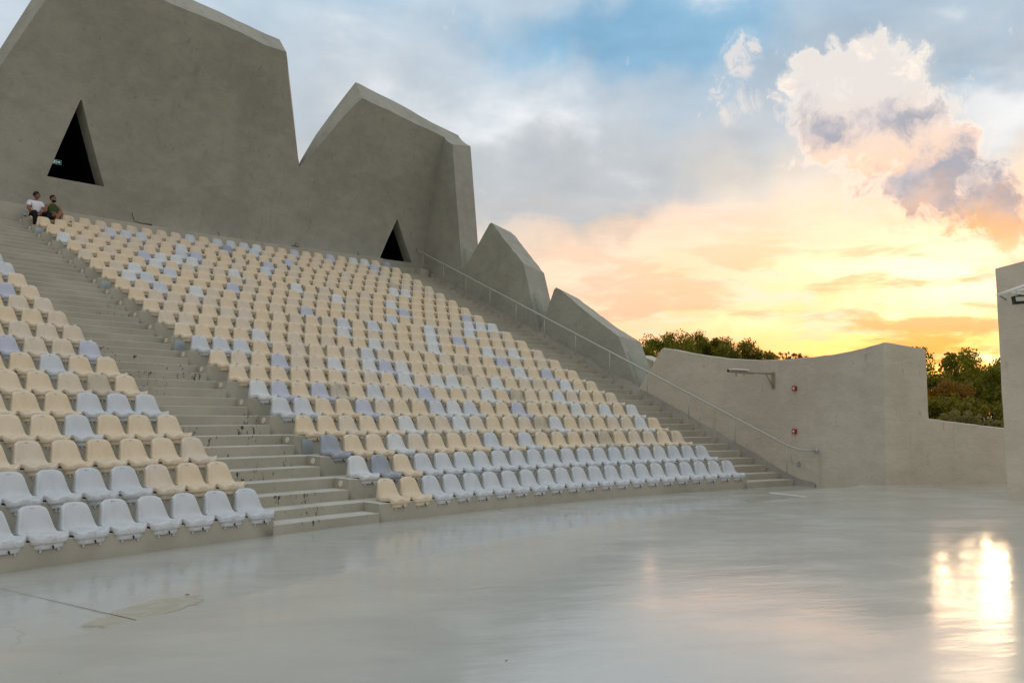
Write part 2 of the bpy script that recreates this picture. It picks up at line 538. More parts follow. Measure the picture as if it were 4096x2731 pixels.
SEATM = {
    'C': seat_mat('cream_plastic', (.69, .575, .405), (.71, .615, .46)),
    'P': seat_mat('pale_cream_plastic', (.65, .565, .44), (.66, .59, .48), .15),
    'B': seat_mat('white_plastic', (.56, .605, .645), (.59, .62, .64)),
    'W': seat_mat('bleached_white_plastic', (.63, .67, .68), (.64, .66, .65), .1),
    'L': seat_mat('lavender_plastic', (.49, .525, .62), (.52, .55, .63), 0, .24),
    'G': seat_mat('grey_blue_plastic', (.33, .37, .435), (.35, .385, .435), .35),
    'S': seat_mat('stained_cream_plastic', (.54, .48, .37), (.52, .48, .39), .8, .45),
}
SEATW = {'C': 'cream', 'P': 'pale faded cream', 'B': 'bluish white', 'W': 'bleached white', 'L': 'pale lavender', 'G': 'weathered grey-blue', 'S': 'dirt-stained cream'}
M['dark'], _, _ = mat('black_void', (.006, .006, .007), .9, .1)  # near-black colour stands in for the unlit space behind the wall openings
M['slot'], _, _ = mat('dark_slot', (.03, .028, .025), .8, .2)
M['metal'], _, _ = mat('painted_rail_metal', (.47, .47, .43), .4, .5, .1)
M['steel'], _, _ = mat('galvanised_plate', (.36, .42, .44), .5, .5, .5)
M['lightdisc'], _, _ = mat('step_light_cover', (.66, .65, .56), .4, .5)
M['red'], _, _ = mat('red_alarm_plastic', (.33, .014, .013), .35, .5)
M['white'], _, _ = mat('white_plastic_label', (.78, .77, .73), .4, .5)
M['black'], _, _ = mat('black_plastic', (.02, .02, .02), .5, .4)
M['rust'], _, _ = mat('weathered_bracket_metal', (.33, .285, .21), .7, .3, .2)
M['rustdark'], _, _ = mat('rusted_pipe_mouth', (.10, .06, .04), .9, .2)
M['leafbrown'], _, _ = mat('dry_leaf', (.10, .04, .02), .9, .2)

# ---------------------------------------------------------------- layout of the auditorium
CX, CY = 30.1465, -12.4968
R1, DR = 42.3107, 0.822
Z1, DZ = 0.29, 0.3389
NROW = 22
PHR, PHL, PHS = 2.2195, 2.3892, 2.3946
RISER = 0.42                       # riser face sits this far in front of the seat-back line


def rk(k): return R1 + (k - 1) * DR - RISER
def zk(k): return Z1 + (k - 1) * DZ
def P2(r, a): return (CX + r * cos(a), CY + r * sin(a))
def edge_ang(ph, w, r): return ph + asin(w / r)


def LW(l, w, z=0.0):
    """point in the frame of the right-hand stairs (l along them, w across)"""
    return Vector((CX + l * cos(PHR) - w * sin(PHR), CY + l * sin(PHR) + w * cos(PHR), z))


# ---- ground, low floor, stage -------------------------------------------------
M['ground'], gb, gp = mat('dry_soil', (.10, .085, .05), .95, .1)
gn = gb.noise(objco(gb), .6, 6, .6)
gb.t.links.new(gb.mix(gb.smooth(gn, .35, .65), (.07, .075, .03), (.14, .115, .07)), gp.inputs['Base Color'])
g = mesh_obj('ground', [(-3000, -3000, -.06), (3000, -3000, -.06), (3000, 3000, -.06), (-3000, 3000, -.06)], [(0, 1, 2, 3)], M['ground'])
tag(g, kind='structure')

fv, ff = [], []
N = 60
for i in range(N + 1):
    a = 2.10 + (3.32 - 2.10) * i / N
    for r in (34.0, 36.5, 39.0, 41.0, 43.2):
        fv.append((*P2(r, a), 0.0))
for i in range(N):
    for j in range(4):
        q0 = i * 5 + j
        ff.append((q0, q0 + 1, q0 + 6, q0 + 5))
tag(mesh_obj('floor', fv, ff, M['floor']), kind='structure')

HS = 0.22
poly = []
n = 70
for i in range(n + 1):
    a = 3.30 + (2.2588 - 3.30) * i / n
    poly.append(P2(38.1 + max(-.2, (2.61 - a)) * 1.0, a))
tip = len(poly) - 1
poly[tip] = (5.756, 17.178)
poly.append((5.274, 18.054))
for l_, a in ((39.36, 2.238), (39.30, 2.2114), (39.2, 2.19)):
    poly.append(P2(l_, a))
poly += [(8.05, 20.25), (8.7, 20.45), (12.0, 21.4), (20.0, 23.8), (32, 22), (34, -22), (-8.0, -22)]
poly = poly[::-1] if False else poly


def slab(name, poly, ztop, zbot, m, lip=0.02):
    bm = bmesh.new()
    top = [bm.verts.new((x, y, ztop)) for x, y in poly]
    lo = []
    cnt = len(poly)
    for i, (x, y) in enumerate(poly):
        p0, p1 = Vector(poly[i - 1]), Vector(poly[(i + 1) % cnt])
        d = (p1 - p0).normalized()
        nrm = Vector((-d.y, d.x))
        lo.append((x + nrm.x * lip, y + nrm.y * lip))
    mid = [bm.verts.new((x, y, ztop - lip)) for x, y in lo]
    bot = [bm.verts.new((x, y, zbot)) for x, y in lo]
    for t in tessellate_polygon([[Vector((x, y, 0)) for x, y in poly]]):
        bm.faces.new([top[i] for i in t])
    for i in range(cnt):
        j = (i + 1) % cnt
        bm.faces.new((top[i], top[j], mid[j], mid[i]))
        bm.faces.new((mid[i], mid[j], bot[j], bot[i]))
    bmesh.ops.recalc_face_normals(bm, faces=bm.faces)
    return finish(name, bm, m, smooth=False)


tag(slab('stage', poly, HS, -.05, M['stage']), kind='structure')

# water-worn patch and control joint in the low floor near the stage edge
M['mud'], mb_, mp_ = mat('dried_mud', (.36, .30, .18), .6, .3)
mn = mb_.noise(objco(mb_), 7.0, 5, .6)
mb_.t.links.new(mb_.mix(mb_.smooth(mn, .4, .6), (.47, .435, .335), (.52, .49, .41)), mp_.inputs['Base Color'])
mtr = mb_.n('ShaderNodeBsdfTransparent')
mms = mb_.n('ShaderNodeMixShader')
mat_ = mb_.n('ShaderNodeAttribute', attribute_name='fade')
mb_.put(mms.inputs[0], mb_.mul(mb_.smooth(mb_.add(mat_.outputs['Fac'], mb_.mul(mb_.sub(mb_.noise(objco(mb_), 3.2, 6, .62), .5), 1.5)), .25, .62), .8))
mb_.t.links.new(mtr.outputs[0], mms.inputs[1])
mb_.t.links.new(mp_.outputs[0], mms.inputs[2])
mb_.t.links.new(mms.outputs[0], [q for q in M['mud'].node_tree.nodes if q.type == 'OUTPUT_MATERIAL'][0].inputs[0])

# ---- seating tiers --------------------------------------------------------------
stand = empty('grandstand', (CX, CY, 0))
tag(stand, 'stepped beige concrete grandstand curving up from the stage, with two flights of stairs', 'grandstand')


def arc(r, a0, a1, n):
    return [a0 + (a1 - a0) * i / n for i in range(n + 1)]


def tiers(name, lo, hi, m, nseg, half=False, sides=(True, True)):
    """lo/hi: functions r -> angle of the right and the left border"""
    bm = bmesh.new()
    steps = []
    for k in range(1, NROW + 1):
        z0 = zk(k - 1) if k > 1 else -.03
        if half:
            zm = zk(k) - DZ / 2 if k > 1 else .145
            steps.append((rk(k), z0, zm))
            steps.append((rk(k) + DR / 2, zm, zk(k)))
        else:
            steps.append((rk(k), z0, zk(k)))
    top_r = rk(NROW) + .95
    if half:
        steps.append((rk(NROW) + DR, zk(NROW), zk(NROW) + DZ * .85))
    ROUT = 62.0
    for i, (r, z0, z1) in enumerate(steps):
        rn = steps[i + 1][0] if i + 1 < len(steps) else top_r + (0.6 if half else 0)
        def V(rr, t, z):
            a = lo(rr) + (hi(rr) - lo(rr)) * t
            return (rr * cos(a), rr * sin(a), z)
        prev = None
        nz_ = .008
        for s in range(nseg + 1):
            t = s / nseg
            cur = [bm.verts.new(V(r, t, z0)), bm.verts.new(V(r, t, z1 - nz_)), bm.verts.new(V(r + nz_, t, z1)), bm.verts.new(V(rn + nz_, t, z1))]
            if prev:
                for q in range(3):
                    bm.faces.new((prev[q], cur[q], cur[q + 1], prev[q + 1]))
            prev = cur
        for flag, t in ((sides[0], 0.0), (sides[1], 1.0)):
            if flag:
                sv = []
                nr = 6
                for s in range(nr + 1):
                    rr = r + (ROUT - r) * s / nr
                    sv.append((bm.verts.new(V(rr, t, z0)), bm.verts.new(V(rr, t, z1))))
                for s in range(nr):
                    bm.faces.new((sv[s][0], sv[s + 1][0], sv[s + 1][1], sv[s][1]))
    bmesh.ops.remove_doubles(bm, verts=bm.verts, dist=.0004)
    o = finish(name, bm, m, stand, smooth=True, ang=20)
    # make every face look outwards (towards the centre or up)
    return o


WL, WLB, WR, WRE = 2.50, 4.30, -1.12, -2.86
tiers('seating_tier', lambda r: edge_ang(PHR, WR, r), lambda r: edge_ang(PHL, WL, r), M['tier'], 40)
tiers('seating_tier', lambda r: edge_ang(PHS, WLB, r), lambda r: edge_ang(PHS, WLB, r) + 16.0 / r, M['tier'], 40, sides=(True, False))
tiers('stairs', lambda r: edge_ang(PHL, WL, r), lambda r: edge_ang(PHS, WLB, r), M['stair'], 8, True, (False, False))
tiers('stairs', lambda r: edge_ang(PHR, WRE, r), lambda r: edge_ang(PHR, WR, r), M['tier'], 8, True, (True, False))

# back riser (parapet step) under the shell wall, and rough infill beside the right stairs
bm = bmesh.new()
rb, zb0, zb1 = 60.10, 7.35, 7.985
prev = None
for s in range(61):
    a = edge_ang(PHR, -1.0, rb) + (2.75 - edge_ang(PHR, -1.0, rb)) * s / 60
    cur = [bm.verts.new((r * cos(a), r * sin(a), z)) for r, z in ((rb, zb0), (rb, zb1 - .01), (rb + .01, zb1), (rb + .7, zb1))]
    if prev:
        for q in range(3):
            bm.faces.new((prev[q], cur[q], cur[q + 1], prev[q + 1]))
    prev = cur
finish('parapet', bm, M['tier'], stand)
# plinth block at the top of the right stairs
bm = bmesh.new()
c_ = LW(59.75, -2.62) - Vector((CX, CY, 0))
add_box(bm, (c_.x, c_.y, 7.25), (.55, .40, .80), Matrix.Rotation(PHR, 3, 'Z'), .01)
finish('plinth', bm, M['tier'], stand)
a_ = edge_ang(PHL, WL + .32, 59.9)
bm = bmesh.new()
add_box(bm, (59.75 * cos(a_), 59.75 * sin(a_), 7.45), (.7, .62, .62), Matrix.Rotation(a_, 3, 'Z'), .01)
finish('plinth', bm, M['tier'], stand)
bm = bmesh.new()
prev = None
for i in range(41):
    l = 41.2 + (60.0 - 41.2) * i / 40
    zt = max(-.02, .05 + (l - 41.9) * (DZ / DR) - .05)
    jit = .05 * noise.noise(Vector((l * 1.7, 0, 0)))
    p0 = LW(l, WRE + .01, zt - .02) - Vector((CX, CY, 0))
    p1 = LW(l, -2.95, zt + .10 + jit) - Vector((CX, CY, 0))
    p2 = LW(l, -3.06, zt + .28 + jit * 2) - Vector((CX, CY, 0))
    cur = [bm.verts.new(p) for p in (p0, p1, p2)]
    if prev:
        bm.faces.new((prev[0], cur[0], cur[1], prev[1]))
        bm.faces.new((prev[1], cur[1], cur[2], prev[2]))
    prev = cur
M['skirt'] = plaster('rough_render', (.27, .26, .225), (.35, .335, .29), 2.0)
finish('plaster_skirt', bm, M['skirt'], stand)

# step lights in the side walls of the left stairs, and blank metal cover plates
for k in range(2, NROW + 1):
    r = rk(k) + .22
    a = edge_ang(PHL, WL, r)
    bm = bmesh.new()
    bmesh.ops.create_cone(bm, cap_ends=True, cap_tris=False, segments=20, radius1=.054, radius2=.050, depth=.016)
    ta = PHL + pi / 2
    mt = Matrix.Translation((r * cos(a) + .008 * cos(ta), r * sin(a) + .008 * sin(ta), zk(k) - .085)) @ Matrix.Rotation(ta, 4, 'Z') @ Matrix.Rotation(pi / 2, 4, 'Y')
    bmesh.ops.transform(bm, matrix=mt, verts=bm.verts)
    finish('step_light', bm, M['lightdisc'], stand)
for k, w in ((4, 2.22), (10, 2.30), (15, 2.30), (21, 2.30)):
    r = rk(k) - .008
    a = edge_ang(PHL, w, r)
    bm = bmesh.new()
    add_box(bm, (r * cos(a), r * sin(a), zk(k) - .20), (.016, .24, .26), Matrix.Rotation(a, 3, 'Z'), .004)
    finish('cover_plate', bm, M['steel'], stand)


# ---------------------------------------------------------------- seats
def seat_arrays(nu, nv):
    """moulded bucket seat; origin: platform level under the top of the back, +y towards the stage"""
    # centre-line profile of the sitting surface: (y, z, half width, side lift forward/up)
    prof = [(-.010, .350, .126, .0), (0.0, .362, .133, .004), (.016, .353, .140, .014), (.035, .305, .150, .030), (.052, .235, .164, .044), (.070, .170, .179, .052),
            (.090, .112, .194, .052), (.125, .070, .205, .040), (.185, .052, .208, .024), (.26, .050, .214, .014), (.34, .058, .218, .008), (.405, .069, .219, .003),
            (.440, .072, .217, .0), (.462, .064, .213, .0), (.474, .036, .211, .0), (.476, -.004, .208, .0), (.470, -.028, .203, .0), (.457, -.036, .178, .0), (.458, -.060, .170, .0), (.454, -.088, .160, .0), (.436, -.094, .152, .0)]
    def samp(v):
        t = v * (len(prof) - 1)
        i = min(int(t), len(prof) - 2)
        f = t - i
        p = [prof[max(0, min(len(prof) - 1, i + d))] for d in (-1, 0, 1, 2)]
        out = []
        for c in range(4):
            a, b_, c_, d = p[0][c], p[1][c], p[2][c], p[3][c]
            out.append(.5 * ((2 * b_) + (c_ - a) * f + (2 * a - 5 * b_ + 4 * c_ - d) * f * f + (3 * b_ - a - 3 * c_ + d) * f ** 3))
        return out
    rows = []
    nvv = nv
    for j in range(nvv + 1):
        v = j / nvv
        y, z, w, lift = samp(v)
        row = []
        isback = v < .40
        for i in range(nu + 1):
            u = -1 + 2 * i / nu
            uu = sin(u * pi / 2 * .93) / sin(pi / 2 * .93)
            au = abs(uu)
            x = w * uu
            yy, zz = y, z
            c = au ** 3
            if v < .40:
                yy += lift * au ** 2.2 + .018 * au ** 2
            else:
                fade = max(0, 1 - (v - .40) / .3)
                yy += (lift * au ** 2.2 + .018 * au ** 2) * fade
            # rounded upper corners
            if v < .17:
                zz -= .036 * au ** 7 * (1 - v / .17) + .010 * au ** 2 * (1 - v / .17)
            # thigh scoops and centre ridge towards the front edge
            if .33 < v < .80:
                g = max(0.0, 1 - abs(v - .60) / .25)
                g = g * g * (3 - 2 * g)
                zz += g * (-.036 * (1 - cos(2 * pi * min(1, abs(u) / .92))) * .5 + .006 * au ** 6)
                zz += .020 * au ** 5 * max(0, 1 - abs(v - .45) / .2)
            # rounded front corners in plan
            if v > .52:
                yy -= .035 * au ** 7 * min(1, (v - .52) / .1)
            row.append(Vector((x, yy, zz)))
        # side returns: lip rolled outwards and back, then down
        def ret(p, s):
            if v < .40:
                k_ = max(0.0, min(1.0, (v - .02) / .36))
                return [p + Vector((.009 * s, -.003, -.003)), p + Vector((.015 * s, -.016 - .006 * k_, -.008)), p + Vector(((.013 + .008 * k_) * s, -.020 - .095 * k_, -.012 - .034 * k_))]
            k_ = min(1, (v - .40) / .14)
            fold = max(0.0, min(1.0, (v - .66) / .10))
            a1 = p + Vector((.008 * s, -.004 * (1 - k_), -.006))
            a2 = p + Vector((.012 * s, -.024 * (1 - k_), -.022))
            a3 = Vector((p.x + .010 * s, p.y - .112 * (1 - k_), max(.006, p.z - .062)))
            c1, c2, c3 = p + Vector((.004 * s, -.004, 0)), p + Vector((.006 * s, -.012, 0)), p + Vector((.004 * s, -.030, 0))
            return [a1.lerp(c1, fold), a2.lerp(c2, fold), a3.lerp(c3, fold)]
        L = ret(row[0], -1)[::-1]
        Rr = ret(row[-1], 1)
        rows.append(L + row + Rr)
    # top return: roll the upper edge backwards
    t0 = rows[0]
    b1 = [p + Vector((0, -.020, -.012)) for p in t0]
    b2 = [p + Vector((0, -.026, -.045)) for p in t0]
    rows = [b2, b1] + rows
    return rows


def seat_mesh(nu, nv):
    rows = seat_arrays(nu, nv)
    R_, C_ = len(rows), len(rows[0])
    verts = [p for r in rows for p in r]
    faces, back = [], []
    split = 2 + int(nv * .40)
    for j in range(R_ - 1):
        for i in range(C_ - 1):
            faces.append((j * C_ + i, j * C_ + i + 1, (j + 1) * C_ + i + 1, (j + 1) * C_ + i))
            back.append(j < split)
    # closing skin behind the backrest
    def addv(p):
        verts.append(p)
        return len(verts) - 1
    bs = []
    for j in range(0, split + 1):
        base = rows[j]
        bs.append([j * C_] + [addv(Vector((base[0].x + (base[-1].x - base[0].x) * t, min(base[0].y, base[-1].y) - .012 * sin(pi * t), base[0].z))) for t in (.25, .5, .75)] + [j * C_ + C_ - 1])
    for j in range(split):
        for i in range(4):
            faces.append((bs[j][i], bs[j + 1][i], bs[j + 1][i + 1], bs[j][i + 1]))
            back.append(True)
    for i in range(4):
        pass
    return verts, faces, back


def make_seat_meshes(nu, nv):
    verts, faces, back = seat_mesh(nu, nv)
    full = bpy.data.meshes.new('seat_full')
    full.from_pydata(verts, [], faces)
    bm = bmesh.new()
    bm.from_mesh(full)
    bmesh.ops.recalc_face_normals(bm, faces=bm.faces)
    # make sure the sitting side faces up
    s = sum(f.normal.z * f.calc_area() for f in bm.faces if f.calc_center_median().z < .09)
    if s < 0:
        bmesh.ops.reverse_faces(bm, faces=bm.faces)
    for f in bm.faces:
        f.smooth = True
    bm.to_mesh(full)
    bm.free()
    nrm = [v.normal.copy() for v in full.vertices]
    out = []
    for want in (True, False):
        fs = [full.polygons[i] for i in range(len(full.polygons)) if back[i] == want]
        ids = sorted({v for f in fs for v in f.vertices})
        mp = {v: i for i, v in enumerate(ids)}
        me = bpy.data.meshes.new('backrest' if want else 'seat_pan')
        me.from_pydata([full.vertices[i].co for i in ids], [], [[mp[v] for v in f.vertices] for f in fs])
        for p in me.polygons:
            p.use_smooth = True
        me.normals_split_custom_set_from_vertices([nrm[i] for i in ids])
        out.append(me)
    return full, out[0], out[1]


FULL, BACK, PAN = make_seat_meshes(16, 30)
FULL_LO, _, _ = make_seat_meshes(10, 20)
tabm = bmesh.new()
add_box(tabm, (0, .437, -.104), (.024, .006, .040), None, .003)
bmesh.ops.create_cone(tabm, cap_ends=True, segments=8, radius1=.007, radius2=.006, depth=.008,
                      matrix=Matrix.Translation((0, .442, -.114)) @ Matrix.Rotation(pi / 2, 4, 'X'))
TAB = bpy.data.meshes.new('mounting_tab')
for f in tabm.faces: f.smooth = False
tabm.to_mesh(TAB)
tabm.free()
slotm = bmesh.new()
add_box(slotm, (0, .474, -.070), (.016, .012, .040), Matrix.Rotation(.25, 3, 'Y'), .003)
SLOT = bpy.data.meshes.new('drain_slot')
slotm.to_mesh(SLOT)
slotm.free()
SLOT.materials.append(M['slot'])

MESHC = {}


def seat_data(base, code):
    key = (base.name, code)
    if key not in MESHC:
        me = base.copy()
        me.materials.clear()
        me.materials.append(SEATM[code])
        MESHC[key] = me
    return MESHC[key]


ROWS = {
    1: 'CC' + 'B' * 19, 2: 'WGC' + 'B' * 18, 3: 'GCCWPCCCBCBCCCPSCPPCP', 4: 'CCPCCWPPWPCCPSWCPCPPWC', 5: 'BBCCLPCCBWBCCLCCCWCWCW',
    6: 'WLCLSCBCPLCCCWCSCCWPCCP', 7: 'CCCCCCCPCWCWWCPWCPPCWCC', 8: 'CPCLPPWCWLWCCCSCCCWCLCC', 9: 'BBBCCPCCPBPCCCPCCCLPCPC',
    10: 'CCCCWCPCPCCWPCPWCCCWPWCP', 11: 'PPCCPCCCCCWCPCCCWCLCCCPC'}
NMID = {12: 24, 13: 25, 14: 25, 15: 25, 16: 25, 17: 26, 18: 26, 19: 26, 20: 27, 21: 27, 22: 27}
LEFT = {1: 'BBBBBBBBB', 2: 'CCPBBBBBB', 3: 'PCCCCPCC', 4: 'CCCBCCC', 5: 'BBBCCC', 6: 'CSPCC', 7: 'CCBCC', 8: 'LPPLC', 9: 'PPPC', 10: 'PCCC', 11: 'PPCC', 12: 'CLC', 13: 'CCC', 14: 'BCC', 15: 'BC', 16: 'CC'}
# light-coloured seats of the upper rows, where the photograph shows them (photo pixels)
def _im(ox, oy, sc, s):
    return [(ox + sc * a, oy + sc * b_, c) for a, b_, c in s]
HINT = (_im(1100, 1000, .2976, [(1050, 160, 'W'), (1195, 175, 'W'), (1495, 210, 'G'), (735, 110, 'L'), (250, 50, 'L'), (190, 175, 'L'), (1325, 250, 'L'), (355, 510, 'W'), (820, 655, 'W'), (1600, 480, 'S'),
                                     (1595, 570, 'W'), (1755, 590, 'W'), (1545, 730, 'W'), (1730, 850, 'W'), (400, 820, 'L'), (1545, 930, 'B'), (1265, 1010, 'B'), (895, 1110, 'B'), (2080, 1200, 'W')])
        + _im(500, 1000, .2976, [(230, 65, 'L'), (455, 85, 'W'), (690, 40, 'B'), (880, 60, 'L'), (675, 115, 'W'), (885, 140, 'W'), (390, 160, 'W'), (95, 225, 'W'), (555, 285, 'B'), (265, 355, 'B'), (50, 325, 'W'),
                                     (450, 490, 'B'), (930, 550, 'W'), (1420, 490, 'L'), (1455, 310, 'W'), (1830, 190, 'L'), (1880, 280, 'B')])
        + _im(500, 830, .3401, [(760, 370, 'B'), (1085, 420, 'B'), (1240, 440, 'B'), (1395, 460, 'B'), (1545, 480, 'W'), (165, 340, 'B'), (15, 310, 'B'), (630, 465, 'W'), (1185, 490, 'G'), (1495, 530, 'B')])
        + _im(1600, 1050, .2976, [(70, 410, 'W'), (870, 750, 'L'), (890, 850, 'W'), (1050, 850, 'W'), (1215, 870, 'W'), (50, 670, 'L'), (895, 950, 'W')])
        + _im(0, 900, .5102, [(480, 85, 'W'), (845, 50, 'B')]))


def project(p):
    x, d, u = p[0], p[1] * cos(TH) + (p[2] - CAMZ) * sin(TH), -p[1] * sin(TH) + (p[2] - CAMZ) * cos(TH)
    X, Y = FPX * x / d, -FPX * u / d
    return 2048 + X * cos(RO) - Y * sin(RO), 1365.5 + X * sin(RO) + Y * cos(RO)


seats = []
rng = random.Random(11)
for k in range(1, NROW + 1):
    rs = R1 + (k - 1) * DR
    aL = edge_ang(2.39, 2.04, rs)
    aR = edge_ang(PHR, -.8237, rs)
    n = len(ROWS[k]) if k in ROWS else NMID[k]
    codes = list(ROWS[k]) if k in ROWS else [rng.choice('CCCCPP') for _ in range(n)]
    for i in range(n):
        a = aL + (aR - aL) * i / (n - 1)
        seats.append(dict(block='middle', k=k, i=i, a=a, r=rs, code=codes[i]))
    if k in LEFT:
        a0 = edge_ang(PHS, 4.5642, rs)
        for i, c in enumerate(LEFT[k]):
            seats.append(dict(block='left', k=k, i=i, a=a0 + i * .5 / rs, r=rs, code=c))
for s in seats:
    x, y = P2(s['r'], s['a'])
    s['p'] = (x, y, zk(s['k']))
    s['px'] = project((x, y, zk(s['k']) + .26))
    s['d'] = sqrt(x * x + y * y)
for hx, hy, c in HINT:
    best = min((s for s in seats if s['block'] == 'middle' and s['k'] > 11), key=lambda s: (s['px'][0] - hx) ** 2 + (s['px'][1] - hy) ** 2)
    best['code'] = c
seats = [s for s in seats if s['px'][0] > -150]
near_first = sorted(seats, key=lambda s: s['d'])
vis = near_first[:300]
rest = near_first[300:]

SEAT_GRP = 'plastic bucket seats on the grandstand'


def seat_label(s):
    if s['block'] == 'middle':
        return f"{SEATW[s['code']]} seat, middle block, {ORD[s['k']-1]} row up, {ORD[s['i']]} from the left stairs"
    return f"{SEATW[s['code']]} seat, left block, {ORD[s['k']-1]} row up, {ORD[s['i']]} from the stairs"


for idx, s in enumerate(vis):
    rz = s['a'] + pi / 2 + rng.uniform(-.012, .012)       # +y of the seat looks at the centre
    code = s['code']
    root = bpy.data.objects.new('stadium_seat', None)
    root.empty_display_size = .1
    COL.objects.link(root)
    root.location = s['p']
    root.rotation_euler = (rng.uniform(-.012, .012), 0, rz)
    tag(root, seat_label(s), 'seat', SEAT_GRP)
    for nm, me in (('backrest', seat_data(BACK, code)), ('seat_pan', seat_data(PAN, code))):
        c = bpy.data.objects.new(nm, me)
        COL.objects.link(c)
        c.parent = root
    if s['k'] <= 9:
        for sx in (-.105, .105):
            c = bpy.data.objects.new('mounting_tab', seat_data(TAB, code))
            COL.objects.link(c)
            c.parent = root
            c.location = (sx, 0, 0)
    c = bpy.data.objects.new('drain_slot', SLOT)
    COL.objects.link(c)
    c.parent = root
    c.location = (-.02, 0, 0)

# the farther seats as one mass
keys = list(SEATM)
vs, fs, mi = [], [], []
base_v = [v.co.copy() for v in FULL_LO.vertices]
base_f = [tuple(p.vertices) for p in FULL_LO.polygons]
for s in rest:
    T = Matrix.Translation(s['p']) @ Matrix.Rotation(s['a'] + pi / 2 + rng.uniform(-.012, .012), 4, 'Z')
    o0 = len(vs)
    vs += [T @ v for v in base_v]
    fs += [tuple(i + o0 for i in f) for f in base_f]
    mi += [keys.index(s['code'])] * len(base_f)
me = bpy.data.meshes.new('distant_seats')
me.from_pydata(vs, [], fs)
for p, m_ in zip(me.polygons, mi):
    p.use_smooth = True
    p.material_index = m_
tag(link('distant_seats', me, [SEATM[k] for k in keys]), 'cream and white bucket seats filling the upper rows of the middle block', 'seats', kind='stuff')

# ---------------------------------------------------------------- shell walls
R0W = 60.35


def rin(z): return R0W - .13 * max(0.0, z - 8.0) ** 1.5


def ray(x, y):
    X, Y = x - 2048, y - 1365.5
    X, Y = X * cos(RO) + Y * sin(RO), -X * sin(RO) + Y * cos(RO)
    dx, du = X / FPX, -Y / FPX
    return Vector((dx, cos(TH) - du * sin(TH), sin(TH) + du * cos(TH)))


def on_shell(x, y, off=0.0):
    """where the sight line meets the leaning shell surface -> (angle, height)"""
    v = ray(x, y)
    z = 10.0
    for _ in range(60):
        r = rin(z) + off
        a = v.x ** 2 + v.y ** 2
        b_ = 2 * (-CX * v.x - CY * v.y)
        c = CX * CX + CY * CY - r * r
        t = (-b_ + sqrt(b_ * b_ - 4 * a * c)) / (2 * a)
        z = .5 * z + .5 * (v.z * t + CAMZ)
    return atan2(v.y * t - CY, v.x * t - CX), z


def on_w(x, y, w):
    v = ray(x, y)
    ew = Vector((-sin(PHR), cos(PHR)))
    er = Vector((cos(PHR), sin(PHR)))
    t = (w + CX * ew.x + CY * ew.y) / (v.x * ew.x + v.y * ew.y)
    p = v * t
    return (p.x - CX) * er.x + (p.y - CY) * er.y, p.z + CAMZ


